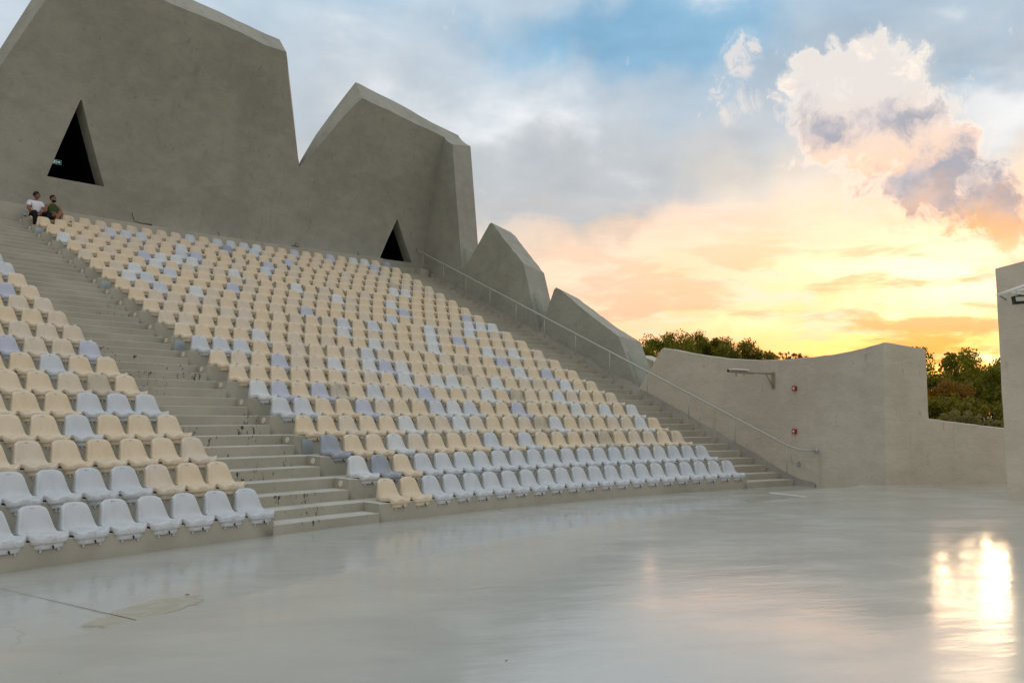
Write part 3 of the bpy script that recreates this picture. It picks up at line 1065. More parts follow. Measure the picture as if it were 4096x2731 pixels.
def build_shell():
    T = 1.05
    # (inner edge px, outer edge px) along the crest, left to right
    ctl = [((-900, -200), (-935, -240)), ((-600, 250), (-640, 235)), ((-330, 735), (-335, 715)), ((-150, 490), (-178, 470)), ((0, 268), (-32, 246)), ((182, 0), (130, -6)), ((250, -112), (200, -122)), ((285, -150), (262, -185)), ((330, -138), (330, -168)),
           ((480, -70), (520, -110)), ((650, 0), (690, -36)), ((759, 45), (800, 12)), ((963, 131), (985, 98)), ((1058, 178), (1060, 135)), ((1145, 211), (1117, 161)),
           ((1150, 260), (1150, 240)), ((1154, 306), (1156, 300)), ((1163, 390), (1166, 385)), ((1173, 478), (1176, 474)), ((1184, 575), (1186, 570)), ((1193, 640), (1193, 634)), ((1197.5, 668), (1197.5, 655)),
           ((1203, 661), (1201, 645)), ((1222, 642), (1215, 620)), ((1290, 570), (1262, 542)), ((1350, 494), (1326, 454)), ((1400, 440), (1376, 388)), ((1440, 401), (1415, 339)), ((1449, 393), (1422, 331)), ((1460, 397), (1436, 337)),
           ((1530, 430), (1520, 377)), ((1599, 464), (1609, 423)), ((1670, 498), (1680, 463)), ((1733, 527), (1730, 492)), ((1781, 550), (1812, 537))]
    cols = []
    for pi_, po in ctl:
        ai, zi = on_shell(*pi_)
        ao, zo = on_shell(*po, T)
        cols.append((ai, zi, ao, zo))
    # densify
    dense = []
    for q in range(len(cols) - 1):
        c0, c1 = cols[q], cols[q + 1]
        nn = max(1, int(abs(c0[0] - c1[0]) * 60 / .35))
        for s in range(nn):
            f = s / nn
            dense.append([c0[i] + (c1[i] - c0[i]) * f for i in range(4)])
    dense.append(list(cols[-1]))
    nz = 26
    zb = 7.3
    rings = []
    wi, wo = -3.02, -4.2
    for q, (ai, zi, ao, zo) in enumerate(dense):
        if 3 < q < len(dense) - 3:
            zj = .028 * noise.noise(Vector((ai * 90, 1.3, 0))) + .012 * noise.noise(Vector((ai * 300, 4.3, 0)))
            zi += zj
            zo += .028 * noise.noise(Vector((ao * 80, 8.3, 0)))
        inn, out = [], []
        for j in range(nz + 1):
            t = j / nz
            z = zb + (zi - zb) * t
            r = rin(z)
            a = max(ai, PHR + asin(wi / r))
            if q == len(dense) - 1:
                a = PHR + asin(wi / r)
            inn.append(Vector((*P2(r, a), z)))
            z2 = zb + (zo - zb) * t
            r2 = rin(z2) + T
            a2 = max(ao, PHR + asin(wo / r2))
            if q == len(dense) - 1:
                a2 = PHR + asin(wo / r2)
            out.append(Vector((*P2(r2, a2), z2)))
        rings.append((inn, out))
    # the return towards the stage, along the right-hand stairs
    zi_end, zo_end = dense[-1][1], dense[-1][3]
    zf = on_w(1807, 578, wi)[1]
    zfo = on_w(1883, 585, wo)[1]
    nl = 10
    for s in range(1, nl + 1):
        f = s / nl
        inn, out = [], []
        for j in range(nz + 1):
            t = j / nz
            zc = zb - 3.0 * f + (zi_end + (zf - zi_end) * f - zb + 3.0 * f) * t
            lc = sqrt(rin(max(zc, 7.3)) ** 2 - wi ** 2)
            lf = 57.24 + .165 * (zc - 7.32)
            inn.append(LW(lc + (lf - lc) * f, wi - .0, zc))
            zo = zb - 3.0 * f + (zo_end + (zfo - zo_end) * f - zb + 3.0 * f) * t
            lco = sqrt((rin(max(zo, 7.3)) + T) ** 2 - wo ** 2)
            lfo = 57.86 + .155 * (zo - 8.66)
            out.append(LW(lco + (lfo - lco) * f, wo, zo))
        rings.append((inn, out))
    bm = bmesh.new()
    vr = []
    for inn, out in rings:
        vr.append(([bm.verts.new(p) for p in inn], [bm.verts.new(p) for p in out]))
    for q in range(len(vr) - 1):
        (i0, o0), (i1, o1) = vr[q], vr[q + 1]
        for j in range(nz):
            bm.faces.new((i0[j], i1[j], i1[j + 1], i0[j + 1]))
            bm.faces.new((o0[j], o0[j + 1], o1[j + 1], o1[j]))
        bm.faces.new((i0[nz], i1[nz], o1[nz], o0[nz]))
        bm.faces.new((i0[0], o0[0], o1[0], i1[0]))
    for (i_, o_) in (vr[0], vr[-1]):
        for j in range(nz):
            bm.faces.new((i_[j], i_[j + 1], o_[j + 1], o_[j]))
    bmesh.ops.recalc_face_normals(bm, faces=bm.faces)
    me = bpy.data.meshes.new('wall_raw')
    bm.to_mesh(me)
    bm.free()
    raw = bpy.data.objects.new('wall_raw', me)
    COL.objects.link(raw)
    doors = [((326, 392), (188, 705), (418, 747)), ((1590, 874), (1519, 1034), (1648, 1051))]
    cutters, rooms = [], []
    for tri in doors:
        pts = []
        for q in tri:
            a, z = on_shell(*q)
            pts.append(Vector((*P2(rin(z), a), z)))
        am = atan2(sum(p.y for p in pts) / 3 - CY, sum(p.x for p in pts) / 3 - CX)
        d = Vector((cos(am), sin(am), 0))
        # slightly blunt apex
        ap, bl, br = pts
        shp = [bl, br, ap + (br - ap) * .03, ap + (bl - ap) * .02]
        cv = [p - d * 3 for p in shp] + [p + d * 4 for p in shp]
        cf = [(0, 1, 2, 3), (7, 6, 5, 4)] + [(i, i + 4, (i + 1) % 4 + 4, (i + 1) % 4) for i in range(4)]
        cme = bpy.data.meshes.new('cut')
        cme.from_pydata(cv, [], cf)
        b2 = bmesh.new()
        b2.from_mesh(cme)
        bmesh.ops.recalc_face_normals(b2, faces=b2.faces)
        b2.to_mesh(cme)
        b2.free()
        co_ = bpy.data.objects.new('cut', cme)
        COL.objects.link(co_)
        cutters.append(co_)
        md = raw.modifiers.new('b', 'BOOLEAN')
        md.object = co_
        md.operation = 'DIFFERENCE'
        md.solver = 'EXACT'
        rooms.append((shp, d))
    dg = bpy.context.evaluated_depsgraph_get()
    ev = raw.evaluated_get(dg)
    me2 = bpy.data.meshes.new_from_object(ev)
    for o in cutters + [raw]:
        bpy.data.objects.remove(o)
    bm = bmesh.new()
    bm.from_mesh(me2)
    root = empty('shell_wall', (CX, CY, 0))
    tag(root, 'tall leaning grey cement wall with two pointed crests and triangular dark openings behind the top row', 'wall')
    bmesh.ops.translate(bm, verts=bm.verts, vec=(-CX, -CY, 0))
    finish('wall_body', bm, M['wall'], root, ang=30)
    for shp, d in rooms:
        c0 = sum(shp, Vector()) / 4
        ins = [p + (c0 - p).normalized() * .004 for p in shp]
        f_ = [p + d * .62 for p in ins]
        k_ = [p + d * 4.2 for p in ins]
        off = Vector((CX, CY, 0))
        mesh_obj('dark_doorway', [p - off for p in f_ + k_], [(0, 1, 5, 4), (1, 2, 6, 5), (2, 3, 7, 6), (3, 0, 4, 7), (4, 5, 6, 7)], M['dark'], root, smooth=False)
    return rooms


ROOMS = build_shell()


def shard(name, label, inner, outer, m, wi, T=1.2, zbase=None):
    """free-standing wall blade on the line of the stairs; inner/outer: crest outlines in photo pixels, left to right, outer drawn on the far face"""
    wo = wi - T
    I = [on_w(*p, wi) for p in inner]
    O = [on_w(*p, wo) for p in outer]
    bm = bmesh.new()
    def dens(L):
        out = []
        for q in range(len(L) - 1):
            for s in range(6):
                f = s / 6
                l = L[q][0] + (L[q + 1][0] - L[q][0]) * f
                z = L[q][1] + (L[q + 1][1] - L[q][1]) * f
                j = 0 if s == 0 else .02
                out.append((l + j * noise.noise(Vector((l * 5, z * 5, 1))), z + j * noise.noise(Vector((l * 5, z * 5, 7)))))
        out.append(L[-1])
        return out
    I, O = dens(I), dens(O)
    iv = [bm.verts.new(LW(l, wi + .03 * noise.noise(Vector((l, z, 3))), z)) for l, z in I]
    ov = [bm.verts.new(LW(l, wo, z)) for l, z in O]
    cnt = len(iv)
    for i in range(cnt - 1):
        bm.faces.new((iv[i], iv[i + 1], ov[i + 1], ov[i]))
    bm.faces.new((iv[-1], iv[0], ov[0], ov[-1]))
    for vs_ in (iv, ov):
        for t in tessellate_polygon([[v.co for v in vs_]]):
            try:
                bm.faces.new([vs_[i] for i in t])
            except ValueError:
                pass
    bmesh.ops.recalc_face_normals(bm, faces=bm.faces)
    c = bm.verts[:]
    o = finish(name, bm, m, ang=25)
    return tag(o, label, 'wall')


shard('peaked_wall', 'grey cement wall blade with a peaked top, upper of two beside the right stairs',
      [(1790, 1330), (1854, 1081), (1912, 980), (1955, 897), (1963, 890), (1972, 897), (2030, 975), (2093, 1053), (2124, 1190), (2154, 1320), (2200, 1560)],
      [(1880, 1380), (1936, 1120), (1995, 1020), (2025, 960), (2044, 929), (2060, 943), (2115, 1015), (2176, 1092), (2192, 1160), (2225, 1310), (2262, 1560)],
      M['wall'], -3.04)
shard('peaked_wall', 'grey cement wall blade sloping down beside the right stairs, lower of the two',
      [(2100, 1560), (2160, 1325), (2215, 1160), (2224, 1150), (2236, 1155), (2290, 1200), (2350, 1251), (2410, 1297), (2474, 1343), (2512, 1447), (2552, 1554), (2590, 1690)],
      [(2200, 1560), (2245, 1345), (2280, 1215), (2298, 1186), (2312, 1193), (2350, 1222), (2386, 1249), (2470, 1312), (2562, 1368), (2600, 1471), (2625, 1550), (2660, 1690)],
      M['wall'], -3.06)
# low wall seen through the gap between the lower blade and the end wall
a0_, b0_ = on_w(2560, 1420, -6.0), on_w(2640, 1456, -6.0)
mesh_obj('back_wall', [LW(a0_[0], -6.0, -.05), LW(b0_[0], -6.0, -.05), LW(b0_[0], -6.0, b0_[1]), LW(a0_[0], -6.0, a0_[1]),
                       LW(a0_[0], -6.6, -.05), LW(b0_[0], -6.6, -.05), LW(b0_[0], -6.6, b0_[1]), LW(a0_[0], -6.6, a0_[1])],
         [(0, 1, 2, 3), (4, 7, 6, 5), (3, 2, 6, 7), (0, 3, 7, 4), (1, 5, 6, 2)], M['wall2'], smooth=False)
tag(bpy.data.objects['back_wall'], 'low cement wall seen in the gap between the lower blade and the end wall', 'wall')


# ---- end wall beside the stage
def build_end_wall():
    # plan of the inner face: (x, y); then crest height by sight line
    plan = [LW(47.9, -3.06), LW(46.0, -3.06), LW(44.0, -3.05), LW(42.5, -3.03), LW(41.4, -2.98), LW(40.6, -2.88), LW(39.8, -2.72), LW(39.1, -2.53), None, Vector((11.81, 21.10, 0)), Vector((13.6, 21.62, 0)), Vector((19.5, 23.4, 0))]
    plan = [p for p in plan if p is not None]
    pts = []
    for i in range(len(plan) - 1):
        seg = 14 if i in (0, 1, 2) else 8
        if i >= 7:
            seg = 24 if i == 7 else 10
        for s in range(seg):
            pts.append((plan[i] + (plan[i + 1] - plan[i]) * s / seg, i))
    pts.append((plan[-1], len(plan) - 2))
    crest = [(2550, 1566), (2579, 1514), (2610, 1462), (2642, 1402), (2647, 1396), (2656, 1394), (2688, 1398), (2774, 1415), (2850, 1427), (2917, 1436), (3000, 1441), (3090, 1442), (3160, 1439), (3233, 1432), (3320, 1421), (3403, 1407), (3480, 1386), (3530, 1371.5), (3541, 1370), (3555, 1372),
             (3620, 1384), (3690, 1396), (3700, 1398), (3702.5, 1420), (3705, 1449), (3709, 1560), (3713.5, 1674), (3715, 1677), (3800, 1688), (3900, 1700), (4028, 1715.6), (4400, 1760), (5200, 1850)]
    def top_at(p):
        # walk the sight lines: find crest y for the column of this plan point
        z = 3.0
        for _ in range(12):
            px, py = project((p.x, p.y, z))
            for q in range(len(crest) - 1):
                if crest[q][0] <= px <= crest[q + 1][0]:
                    f = (px - crest[q][0]) / (crest[q + 1][0] - crest[q][0])
                    yy = crest[q][1] + f * (crest[q + 1][1] - crest[q][1])
                    break
            else:
                yy = crest[0][1] if px < crest[0][0] else crest[-1][1]
            v = ray(px, yy)
            z = CAMZ + v.z * sqrt(p.x ** 2 + p.y ** 2) / sqrt(v.x ** 2 + v.y ** 2)
        return z
    # extra plan samples at the sudden drop
    v0, v1 = plan[7], plan[8]
    extra = []
    for px in (3694, 3698, 3700, 3701.5, 3703, 3704.5, 3706, 3708, 3710, 3712, 3713, 3714, 3715.5, 3718, 2640, 2645, 2648, 2652):
        lo, hi = (v0, v1) if px > 3000 else (plan[0], plan[1])
        for _ in range(40):
            mid = (lo + hi) / 2
            x_, _y = project((mid.x, mid.y, 2.5))
            if x_ < px: lo = mid
            else: hi = mid
        extra.append((mid, 7 if px > 3000 else 0))
    allp = pts + extra
    def param(e):
        p, i = e
        seg = plan[i + 1] - plan[i]
        return i + (p - plan[i]).dot(seg) / seg.length_squared
    allp.sort(key=param)
    bm = bmesh.new()
    T = .55
    cols = []
    nzz = 12
    for q, (p, i) in enumerate(allp):
        p0 = allp[max(q - 1, 0)][0]
        p1 = allp[min(q + 1, len(allp) - 1)][0]
        d = (p1 - p0).normalized()
        nrm = Vector((-d.y, d.x, 0))
        if nrm.dot(Vector((0, 1, 0))) < 0 and i > 6:
            nrm = -nrm
        if i <= 6:
            nrm = Vector((-d.y, d.x, 0)) if Vector((-d.y, d.x, 0)).x > 0 else Vector((d.y, -d.x, 0))
        z = top_at(p)
        zj = .012 * noise.noise(Vector((p.x * 3, p.y * 3, 0)))
        inn = [bm.verts.new(Vector((p.x, p.y, -.05 + (z + zj + .05) * t / nzz))) for t in range(nzz + 1)]
        tp = bm.verts.new(Vector((p.x, p.y, z + zj + .02)) + nrm * .05)
        o2 = p + nrm * T
        ot = bm.verts.new((o2.x, o2.y, z + zj - .02))
        ob = bm.verts.new((o2.x, o2.y, -.05))
        cols.append(inn + [tp, ot, ob])
    for q in range(len(cols) - 1):
        a, b_ = cols[q], cols[q + 1]
        for j in range(len(a) - 1):
            bm.faces.new((a[j], b_[j], b_[j + 1], a[j + 1]))
    for cc in (cols[0], cols[-1]):
        bm.faces.new(cc)
    bmesh.ops.recalc_face_normals(bm, faces=bm.faces)
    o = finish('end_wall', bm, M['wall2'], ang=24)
    tag(o, 'long pale cement wall with a sagging crest and one corner, closing the far side of the stage', 'wall')


build_end_wall()


# ---- tall pillar wall at the right edge
def build_pillar():
    v = ray(4033, 1996)
    t = (HS - CAMZ) / v.z
    b0 = Vector((v.x * t, v.y * t, 0))
    D = sqrt(b0.x ** 2 + b0.y ** 2)
    dirr = Vector((.975, -.22, 0)).normalized()
    nrm = Vector((.30, .95, 0)).normalized()
    bm = bmesh.new()
    cols = []
    vt = ray(4010, 1078)
    zt = CAMZ + vt.z * D / sqrt(vt.x ** 2 + vt.y ** 2)
    nxc, nzc = 18, 30
    for i in range(nxc + 1):
        u = 4.2 * i / nxc
        ztop = zt + .02 + .27 * u - .03 * u * u * .2
        col = []
        for j in range(nzc + 1):
            z = -.05 + (ztop + .05) * j / nzc
            lean = -.105 * (z / zt) * (1 - u / 4.2)
            wig = .012 * noise.noise(Vector((u * 2, z * 1.5, 3)))
            p = b0 + dirr * (u + lean + (wig if i == 0 else 0)) - nrm * (.05 * sin(pi * u / 4.2) + wig * .5)
            col.append(Vector((p.x, p.y, z)))
        cols.append(col)
    back = [[p + nrm * .6 + dirr * .35 for p in c] for c in cols]
    F = [[bm.verts.new(p) for p in c] for c in cols]
    B = [[bm.verts.new(p) for p in c] for c in back]
    for i in range(nxc):
        for j in range(nzc):
            bm.faces.new((F[i][j], F[i + 1][j], F[i + 1][j + 1], F[i][j + 1]))
            bm.faces.new((B[i][j], B[i][j + 1], B[i + 1][j + 1], B[i + 1][j]))
        bm.faces.new((F[i][nzc], F[i + 1][nzc], B[i + 1][nzc], B[i][nzc]))
    for i in (0, nxc):
        for j in range(nzc):
            bm.faces.new((F[i][j], F[i][j + 1], B[i][j + 1], B[i][j]))
    bmesh.ops.recalc_face_normals(bm, faces=bm.faces)
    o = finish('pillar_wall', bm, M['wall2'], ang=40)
    tag(o, 'tall pale cement pillar wall cut by the right edge of the picture', 'wall')
    return b0, dirr, nrm, D


PB, PD, PN, PDIST = build_pillar()


def at(px, py, dist):
    v = ray(px, py)
    k = dist / sqrt(v.x ** 2 + v.y ** 2)
    return Vector((v.x * k, v.y * k, CAMZ + v.z * k))


# lighting truss and floodlight on the pillar
tr = empty('lighting_truss', at(4060, 1180, PDIST - .7))
tag(tr, 'white tubular truss projecting from the pillar wall at the right edge', 'truss')
inv = Matrix.Translation(-tr.location)
def trp(x, y, d): return inv @ at(x, y, PDIST - d)
def tr_wall(px, z):
    """where a tube meets the pillar face"""
    u = .2
    while u < 3.9 and project(tuple(PB + PD * u + Vector((0, 0, z))))[0] < px:
        u += .02
    return inv @ (PB + PD * u + PN * .05 + Vector((0, 0, z)))
bm = bmesh.new()
add_tube(bm, [trp(3987, 1182, .75), trp(4050, 1160, .72), trp(4150, 1124, .70), tr_wall(4330, 4.55)], .032, 10)
finish('main_tube', bm, M['white'], tr)
bm = bmesh.new()
add_tube(bm, [trp(4035, 1168, .55), trp(4075, 1175, .45), tr_wall(4260, 3.95)], .028, 10)
add_tube(bm, [trp(4062, 1166, .62), trp(4098, 1158, .5), tr_wall(4290, 4.25)], .022, 8)
finish('lower_tube', bm, M['white'], tr)
bm = bmesh.new()
add_tube(bm, [trp(4000, 1184, .72), trp(4015, 1193, .35), trp(4024, 1198, .02)], .016, 8)
finish('strut', bm, M['rust'], tr)
fl = empty('floodlight', at(4090, 1200, PDIST - .45))
tag(fl, 'black-framed rectangular floodlight with a pale glass front hanging below the truss', 'floodlight')
inv2 = Matrix.Translation(-fl.location)
def flp(x, y, d): return inv2 @ at(x, y, PDIST - d)
q = [flp(4054, 1184, .5), flp(4140, 1176, .5), flp(4144, 1209, .42), flp(4060, 1216, .42)]
qb = [p + Vector((.02, .12, 0)) for p in q]
mesh_obj('housing', q + qb, [(0, 1, 5, 4), (1, 2, 6, 5), (2, 3, 7, 6), (3, 0, 4, 7), (4, 5, 6, 7), (0, 3, 2, 1)], M['black'], fl, smooth=False)
c_ = sum(q, Vector()) / 4
q2 = [c_ + (p - c_) * s_ - Vector((.0, .006, 0)) for p, s_ in zip(q, (.86, .86, .86, .86))]
q2 = [Vector((p.x, p.y, c_.z + (pp.z - c_.z) * .66 )) for p, pp in zip(q2, q)]
mesh_obj('glass_front', q2, [(0, 3, 2, 1)], M['lightdisc'], fl, smooth=False)

# ---------------------------------------------------------------- glass panels between the blades
M['glass'], gb2, gp2 = mat('clear_glass', (.80, .90, .85), .06, .5)
gp2.inputs['Transmission Weight'].default_value = 1.0
gp2.inputs['IOR'].default_value = 1.45
gp2.inputs['Base Color'].default_value = (.90, .96, .92, 1)


def glass(label, quad, wv):
    p = [LW(*((lambda a: (a[0], wv, a[1]))(on_w(x, y, wv)))) for x, y in quad]
    n_ = Vector((-sin(PHR), cos(PHR), 0)) * .012
    o = mesh_obj('glass_panel', p + [q_ - n_ for q_ in p], [(0, 1, 2, 3), (7, 6, 5, 4), (0, 4, 5, 1), (1, 5, 6, 2), (2, 6, 7, 3), (3, 7, 4, 0)], M['glass'], smooth=False, recalc=True)
    return tag(o, label, 'glass panel', 'glass panels in the gaps between the wall blades')


glass('narrow glass panel in the gap between the shell wall and the upper wall blade', [(1848, 988), (1930, 1036), (1935, 1090), (1854, 1092)], -3.25)
glass('glass panel catching yellow light between the two wall blades', [(2122, 1160), (2225, 1232), (2215, 1360), (2150, 1322)], -3.25)
glass('greenish glass panel between the lower wall blade and the end wall', [(2503, 1400), (2610, 1440), (2600, 1560), (2554, 1545)], -3.25)

# ---------------------------------------------------------------- handrail
rail = empty('handrail', LW(50.0, -2.65, 4.0))
tag(rail, 'long grey metal handrail climbing beside the right stairs', 'handrail')
ri = Matrix.Translation(-rail.location)
def rz_(l): return 1.015 + (l - 41.83) * (8.34 - 1.015) / (59.65 - 41.83)
bm = bmesh.new()
pts = [LW(60.2, -2.68, rz_(60.35)), LW(60.0, -2.65, rz_(60.0))] + [LW(60.0 - s * 17.8 / 20, -2.65, rz_(60.0 - s * 17.8 / 20)) for s in range(1, 21)] + [LW(41.75, -2.65, .985), LW(41.45, -2.66, .915), LW(41.25, -2.75, .90), LW(41.15, -2.96, .90)]
add_tube(bm, [ri @ p for p in pts], .026, 10)
finish('rail', bm, M['metal'], rail)
for i in range(12):
    l = 41.83 + 1.62 * i
    bm = bmesh.new()
    stp = math.floor((l - rk(1)) / (DR / 2))
    add_tube(bm, [ri @ LW(l, -2.65, rz_(l) - .72), ri @ LW(l, -2.65, rz_(l))], .017, 8)
    finish('post', bm, M['metal'], rail)
bm = bmesh.new()
add_tube(bm, [ri @ LW(41.15, -2.90, .90), ri @ LW(41.15, -2.96, .90)], .055, 14)
finish('wall_flange', bm, M['metal'], rail)
bm = bmesh.new()
bx = empty('junction_box', LW(41.62, -2.85, .52))
tag(bx, 'small grey junction box on the wall foot by the lowest handrail post', 'junction box')
add_box(bm, (0, 0, 0), (.07, .08, .11), Matrix.Rotation(PHR, 3, 'Z'), .012)
finish('box_body', bm, M['steel'], bx)
bm = bmesh.new()
add_tube(bm, [(0, 0, .05), (0.01, 0.0, .075)], .018, 8)
finish('cable_gland', bm, M['black'], bx)


# ---------------------------------------------------------------- things on the end wall
def wall_point(px, py):
    """point on the curved inner face of the end wall"""
    plan = [LW(44.0, -3.05), LW(42.5, -3.03), LW(41.4, -2.98), LW(40.6, -2.88), LW(39.8, -2.72), LW(39.1, -2.53)]
    v = ray(px, py)
    for i in range(len(plan) - 1):
        a, b_ = plan[i], plan[i + 1]
        d = b_ - a
        den = v.x * d.y - v.y * d.x
        t = (a.x * d.y - a.y * d.x) / den
        s = (a.x * v.y - a.y * v.x) / den
        if 0 <= s <= 1:
            nrm = Vector((d.y, -d.x, 0)).normalized()
            if nrm.dot(Vector((v.x, v.y, 0))) > 0: nrm = -nrm
            return Vector((v.x * t, v.y * t, CAMZ + v.z * t)), nrm
    raise RuntimeError


for label, (px, py) in (('red fire alarm call point on the end wall, upper of two', (3181, 1553)), ('red fire alarm call point on the end wall, lower of two', (3181, 1724.5))):
    p, nrm = wall_point(px, py)
    e = empty('fire_alarm', p, atan2(nrm.y, nrm.x) + pi / 2)
    tag(e, label, 'fire alarm', 'red fire alarm boxes on the end wall')
    bm = bmesh.new()
    add_box(bm, (0, -.035, 0), (.115, .07, .125), None, .010)
    finish('alarm_body', bm, M['red'], e)
    bm = bmesh.new()
    add_box(bm, (0, -.0735, .002), (.052, .007, .048), None, .003)
    finish('press_panel', bm, M['white'], e)
    bm = bmesh.new()
    add_box(bm, (0, -.0725, -.046), (.026, .005, .012), None, .002)
    finish('key_tab', bm, M['white'], e)
p0, nrm = wall_point(3094, 1500)
lamp = empty('wall_bracket', p0)
tag(lamp, 'rusty cream metal arm with a pipe end projecting from the end wall', 'bracket')
li = Matrix.Translation(-p0)
tang = Vector((nrm.y, -nrm.x, 0))
arm = Vector(at(2935, 1498, 23.0)) - p0
# direction of the arm: outwards from the wall and to the left in the picture
tipd = nrm * .95 + (Vector((-1, .15, 0))) * .0
def wp(out, z): return nrm * out + Vector((0, 0, z))
topz = p0.z * 0 + .03
bm = bmesh.new()
add_box(bm, (nrm * .50 + Vector((0, 0, .035))), (.05, 1.0, .05), Matrix.Rotation(atan2(nrm.y, nrm.x) - pi / 2, 3, 'Z'), .006)
finish('arm', bm, M['rust'], lamp)
bm = bmesh.new()
add_box(bm, (nrm * .012 + Vector((0, 0, -.14))), (.10, .024, .44), Matrix.Rotation(atan2(nrm.y, nrm.x) - pi / 2, 3, 'Z'), .006)
finish('wall_plate', bm, M['rust'], lamp)
bm = bmesh.new()
add_tube(bm, [wp(.02, -.32), wp(.30, .015)], .018, 6)
finish('brace', bm, M['rust'], lamp)
bm = bmesh.new()
add_tube(bm, [wp(.80, .035), wp(1.30, .045), wp(1.75, .055)], .042, 14, cap=False)
finish('pipe', bm, M['rust'], lamp)
bm = bmesh.new()
add_tube(bm, [wp(1.70, .054), wp(1.747, .055)], .034, 14)
finish('pipe_mouth', bm, M['rustdark'], lamp)
bm = bmesh.new()
add_box(bm, (nrm * 1.35 + Vector((0, 0, .095))), (.16, .62, .03), Matrix.Rotation(atan2(nrm.y, nrm.x) - pi / 2, 3, 'Z'), .008)
finish('cover_plate', bm, M['white'], lamp)
bm = bmesh.new()
for o_ in (1.45, 1.15):
    add_tube(bm, [wp(o_, .01), wp(o_, -.06)], .008, 6)
add_tube(bm, [wp(1.45, -.06) + tang * .03, wp(1.45, -.06) - tang * .03], .007, 6)
finish('clamp', bm, M['rustdark'], lamp)


# ---------------------------------------------------------------- small things on the parapet
def on_par(px, py, out=.14):
    v = ray(px, py)
    t = (7.985 - CAMZ) / v.z
    r = 60.10 + out
    a = v.x ** 2 + v.y ** 2
    b_ = 2 * (-CX * v.x - CY * v.y)
    c = CX * CX + CY * CY - r * r
    t = (-b_ + sqrt(b_ * b_ - 4 * a * c)) / (2 * a)
    ang = atan2(v.y * t - CY, v.x * t - CX)
    return Vector((*P2(r, ang), 7.985)), ang


def ledge_light(label, px, py, length, whip):
    p, a = on_par(px, py)
    e = empty('linear_floodlight', p, a + pi / 2)
    tag(e, label, 'floodlight', 'black wall washers lying on the ledge under the shell wall')
    bm = bmesh.new()
    add_box(bm, (0, 0, .035), (length, .10, .045), Matrix.Rotation(.06, 3, 'Y'), .008)
    finish('lamp_body', bm, M['black'], e)
    bm = bmesh.new()
    add_tube(bm, [tuple(q_) for q_ in whip], .012, 6)
    finish('cable', bm, M['black'], e)


ledge_light('flat black floodlight with a standing cable on the ledge, left of two', 582, 897, .42, [(.12, 0, .04), (.40, .02, .08), (.42, .02, .16), (.47, .02, .28), (.48, .01, .36)])
ledge_light('small black floodlight with a bent cable on the ledge, right of two', 1180, 988, .26, [(-.02, 0, .05), (0, .0, .10), (-.03, .01, .16), (-.03, .01, .20)])
for lab, px, py in (('short black cable stub standing on the ledge in the middle of the shell wall', 877, 944), ('short black cable stub on the ledge beside the right doorway', 1434, 1022)):
    p, a = on_par(px, py)
    e = empty('cable_stub', p, a + pi / 2)
    tag(e, lab, 'cable', 'cable stubs on the ledge')
    bm = bmesh.new()
    add_tube(bm, [(-.03, 0, 0), (.0, 0, .06), (.04, 0, .14), (.05, 0, .17)], .010, 6)
    finish('cable', bm, M['black'], e)

# exit sign in the left doorway
shp, dd = ROOMS[0]
M['signteal'], _, sp = mat('exit_sign_teal', (.01, .13, .16), .4, .5)
M['signline'], _, sp2 = mat('exit_sign_border', (.05, .42, .45), .4, .5)
M['signwhite'], _, sp3 = mat('exit_sign_pictogram', (.75, .78, .70), .4, .5)
for pp, c_, e_ in ((sp, (.01, .13, .16, 1), .10), (sp2, (.05, .42, .45, 1), .22), (sp3, (.75, .80, .70, 1), .30)):
    pp.inputs['Emission Color'].default_value = c_
    pp.inputs['Emission Strength'].default_value = e_
bl = shp[0]
sa, sz = on_shell(258, 633)
sp_ = Vector((*P2(rin(sz), sa), sz)) + dd * .66
sign = empty('exit_sign', sp_, atan2(dd.y, dd.x) - pi / 2)
tag(sign, 'teal emergency exit sign with a running man and right arrow in the left dark doorway', 'exit sign')


def flat(name, polys, m, y, par):
    bm = bmesh.new()
    for poly_ in polys:
        bm.faces.new([bm.verts.new((x, y, z)) for x, z in poly_])
    r = bmesh.ops.extrude_face_region(bm, geom=bm.faces[:])
    bmesh.ops.translate(bm, verts=[v for v in r['geom'] if isinstance(v, bmesh.types.BMVert)], vec=(0, .004, 0))
    bmesh.ops.recalc_face_normals(bm, faces=bm.faces)
    return finish(name, bm, m, par, smooth=False)


flat('border', [[(-.15, -.075), (.15, -.075), (.15, .075), (-.15, .075)]], M['signline'], 0, sign)
flat('panel', [[(-.135, -.064), (.138, -.064), (.138, .064), (-.135, .064)]], M['signteal'], -.006, sign)
flat('arrow', [[(.02, -.010), (.075, -.010), (.075, .010), (.02, .010)], [(.070, -.034), (.112, 0), (.070, .034)]], M['signwhite'], -.011, sign)
flat('pictogram', [[(-.105, -.055), (-.085, -.055), (-.065, -.02), (-.08, -.01)], [(-.08, -.015), (-.055, -.02), (-.045, .02), (-.07, .025)], [(-.045, -.045), (-.03, -.05), (-.055, -.008), (-.068, -.012)],
                   [(-.066, .030), (-.048, .028), (-.046, .046), (-.062, .048)], [(-.05, .015), (-.03, .0), (-.025, .008), (-.045, .026)], [(-.01, -.055), (.0, -.055), (.0, .055), (-.01, .055)], [(-.12, -.055), (-.112, -.055), (-.112, .055), (-.12, .055)]], M['signwhite'], -.011, sign)

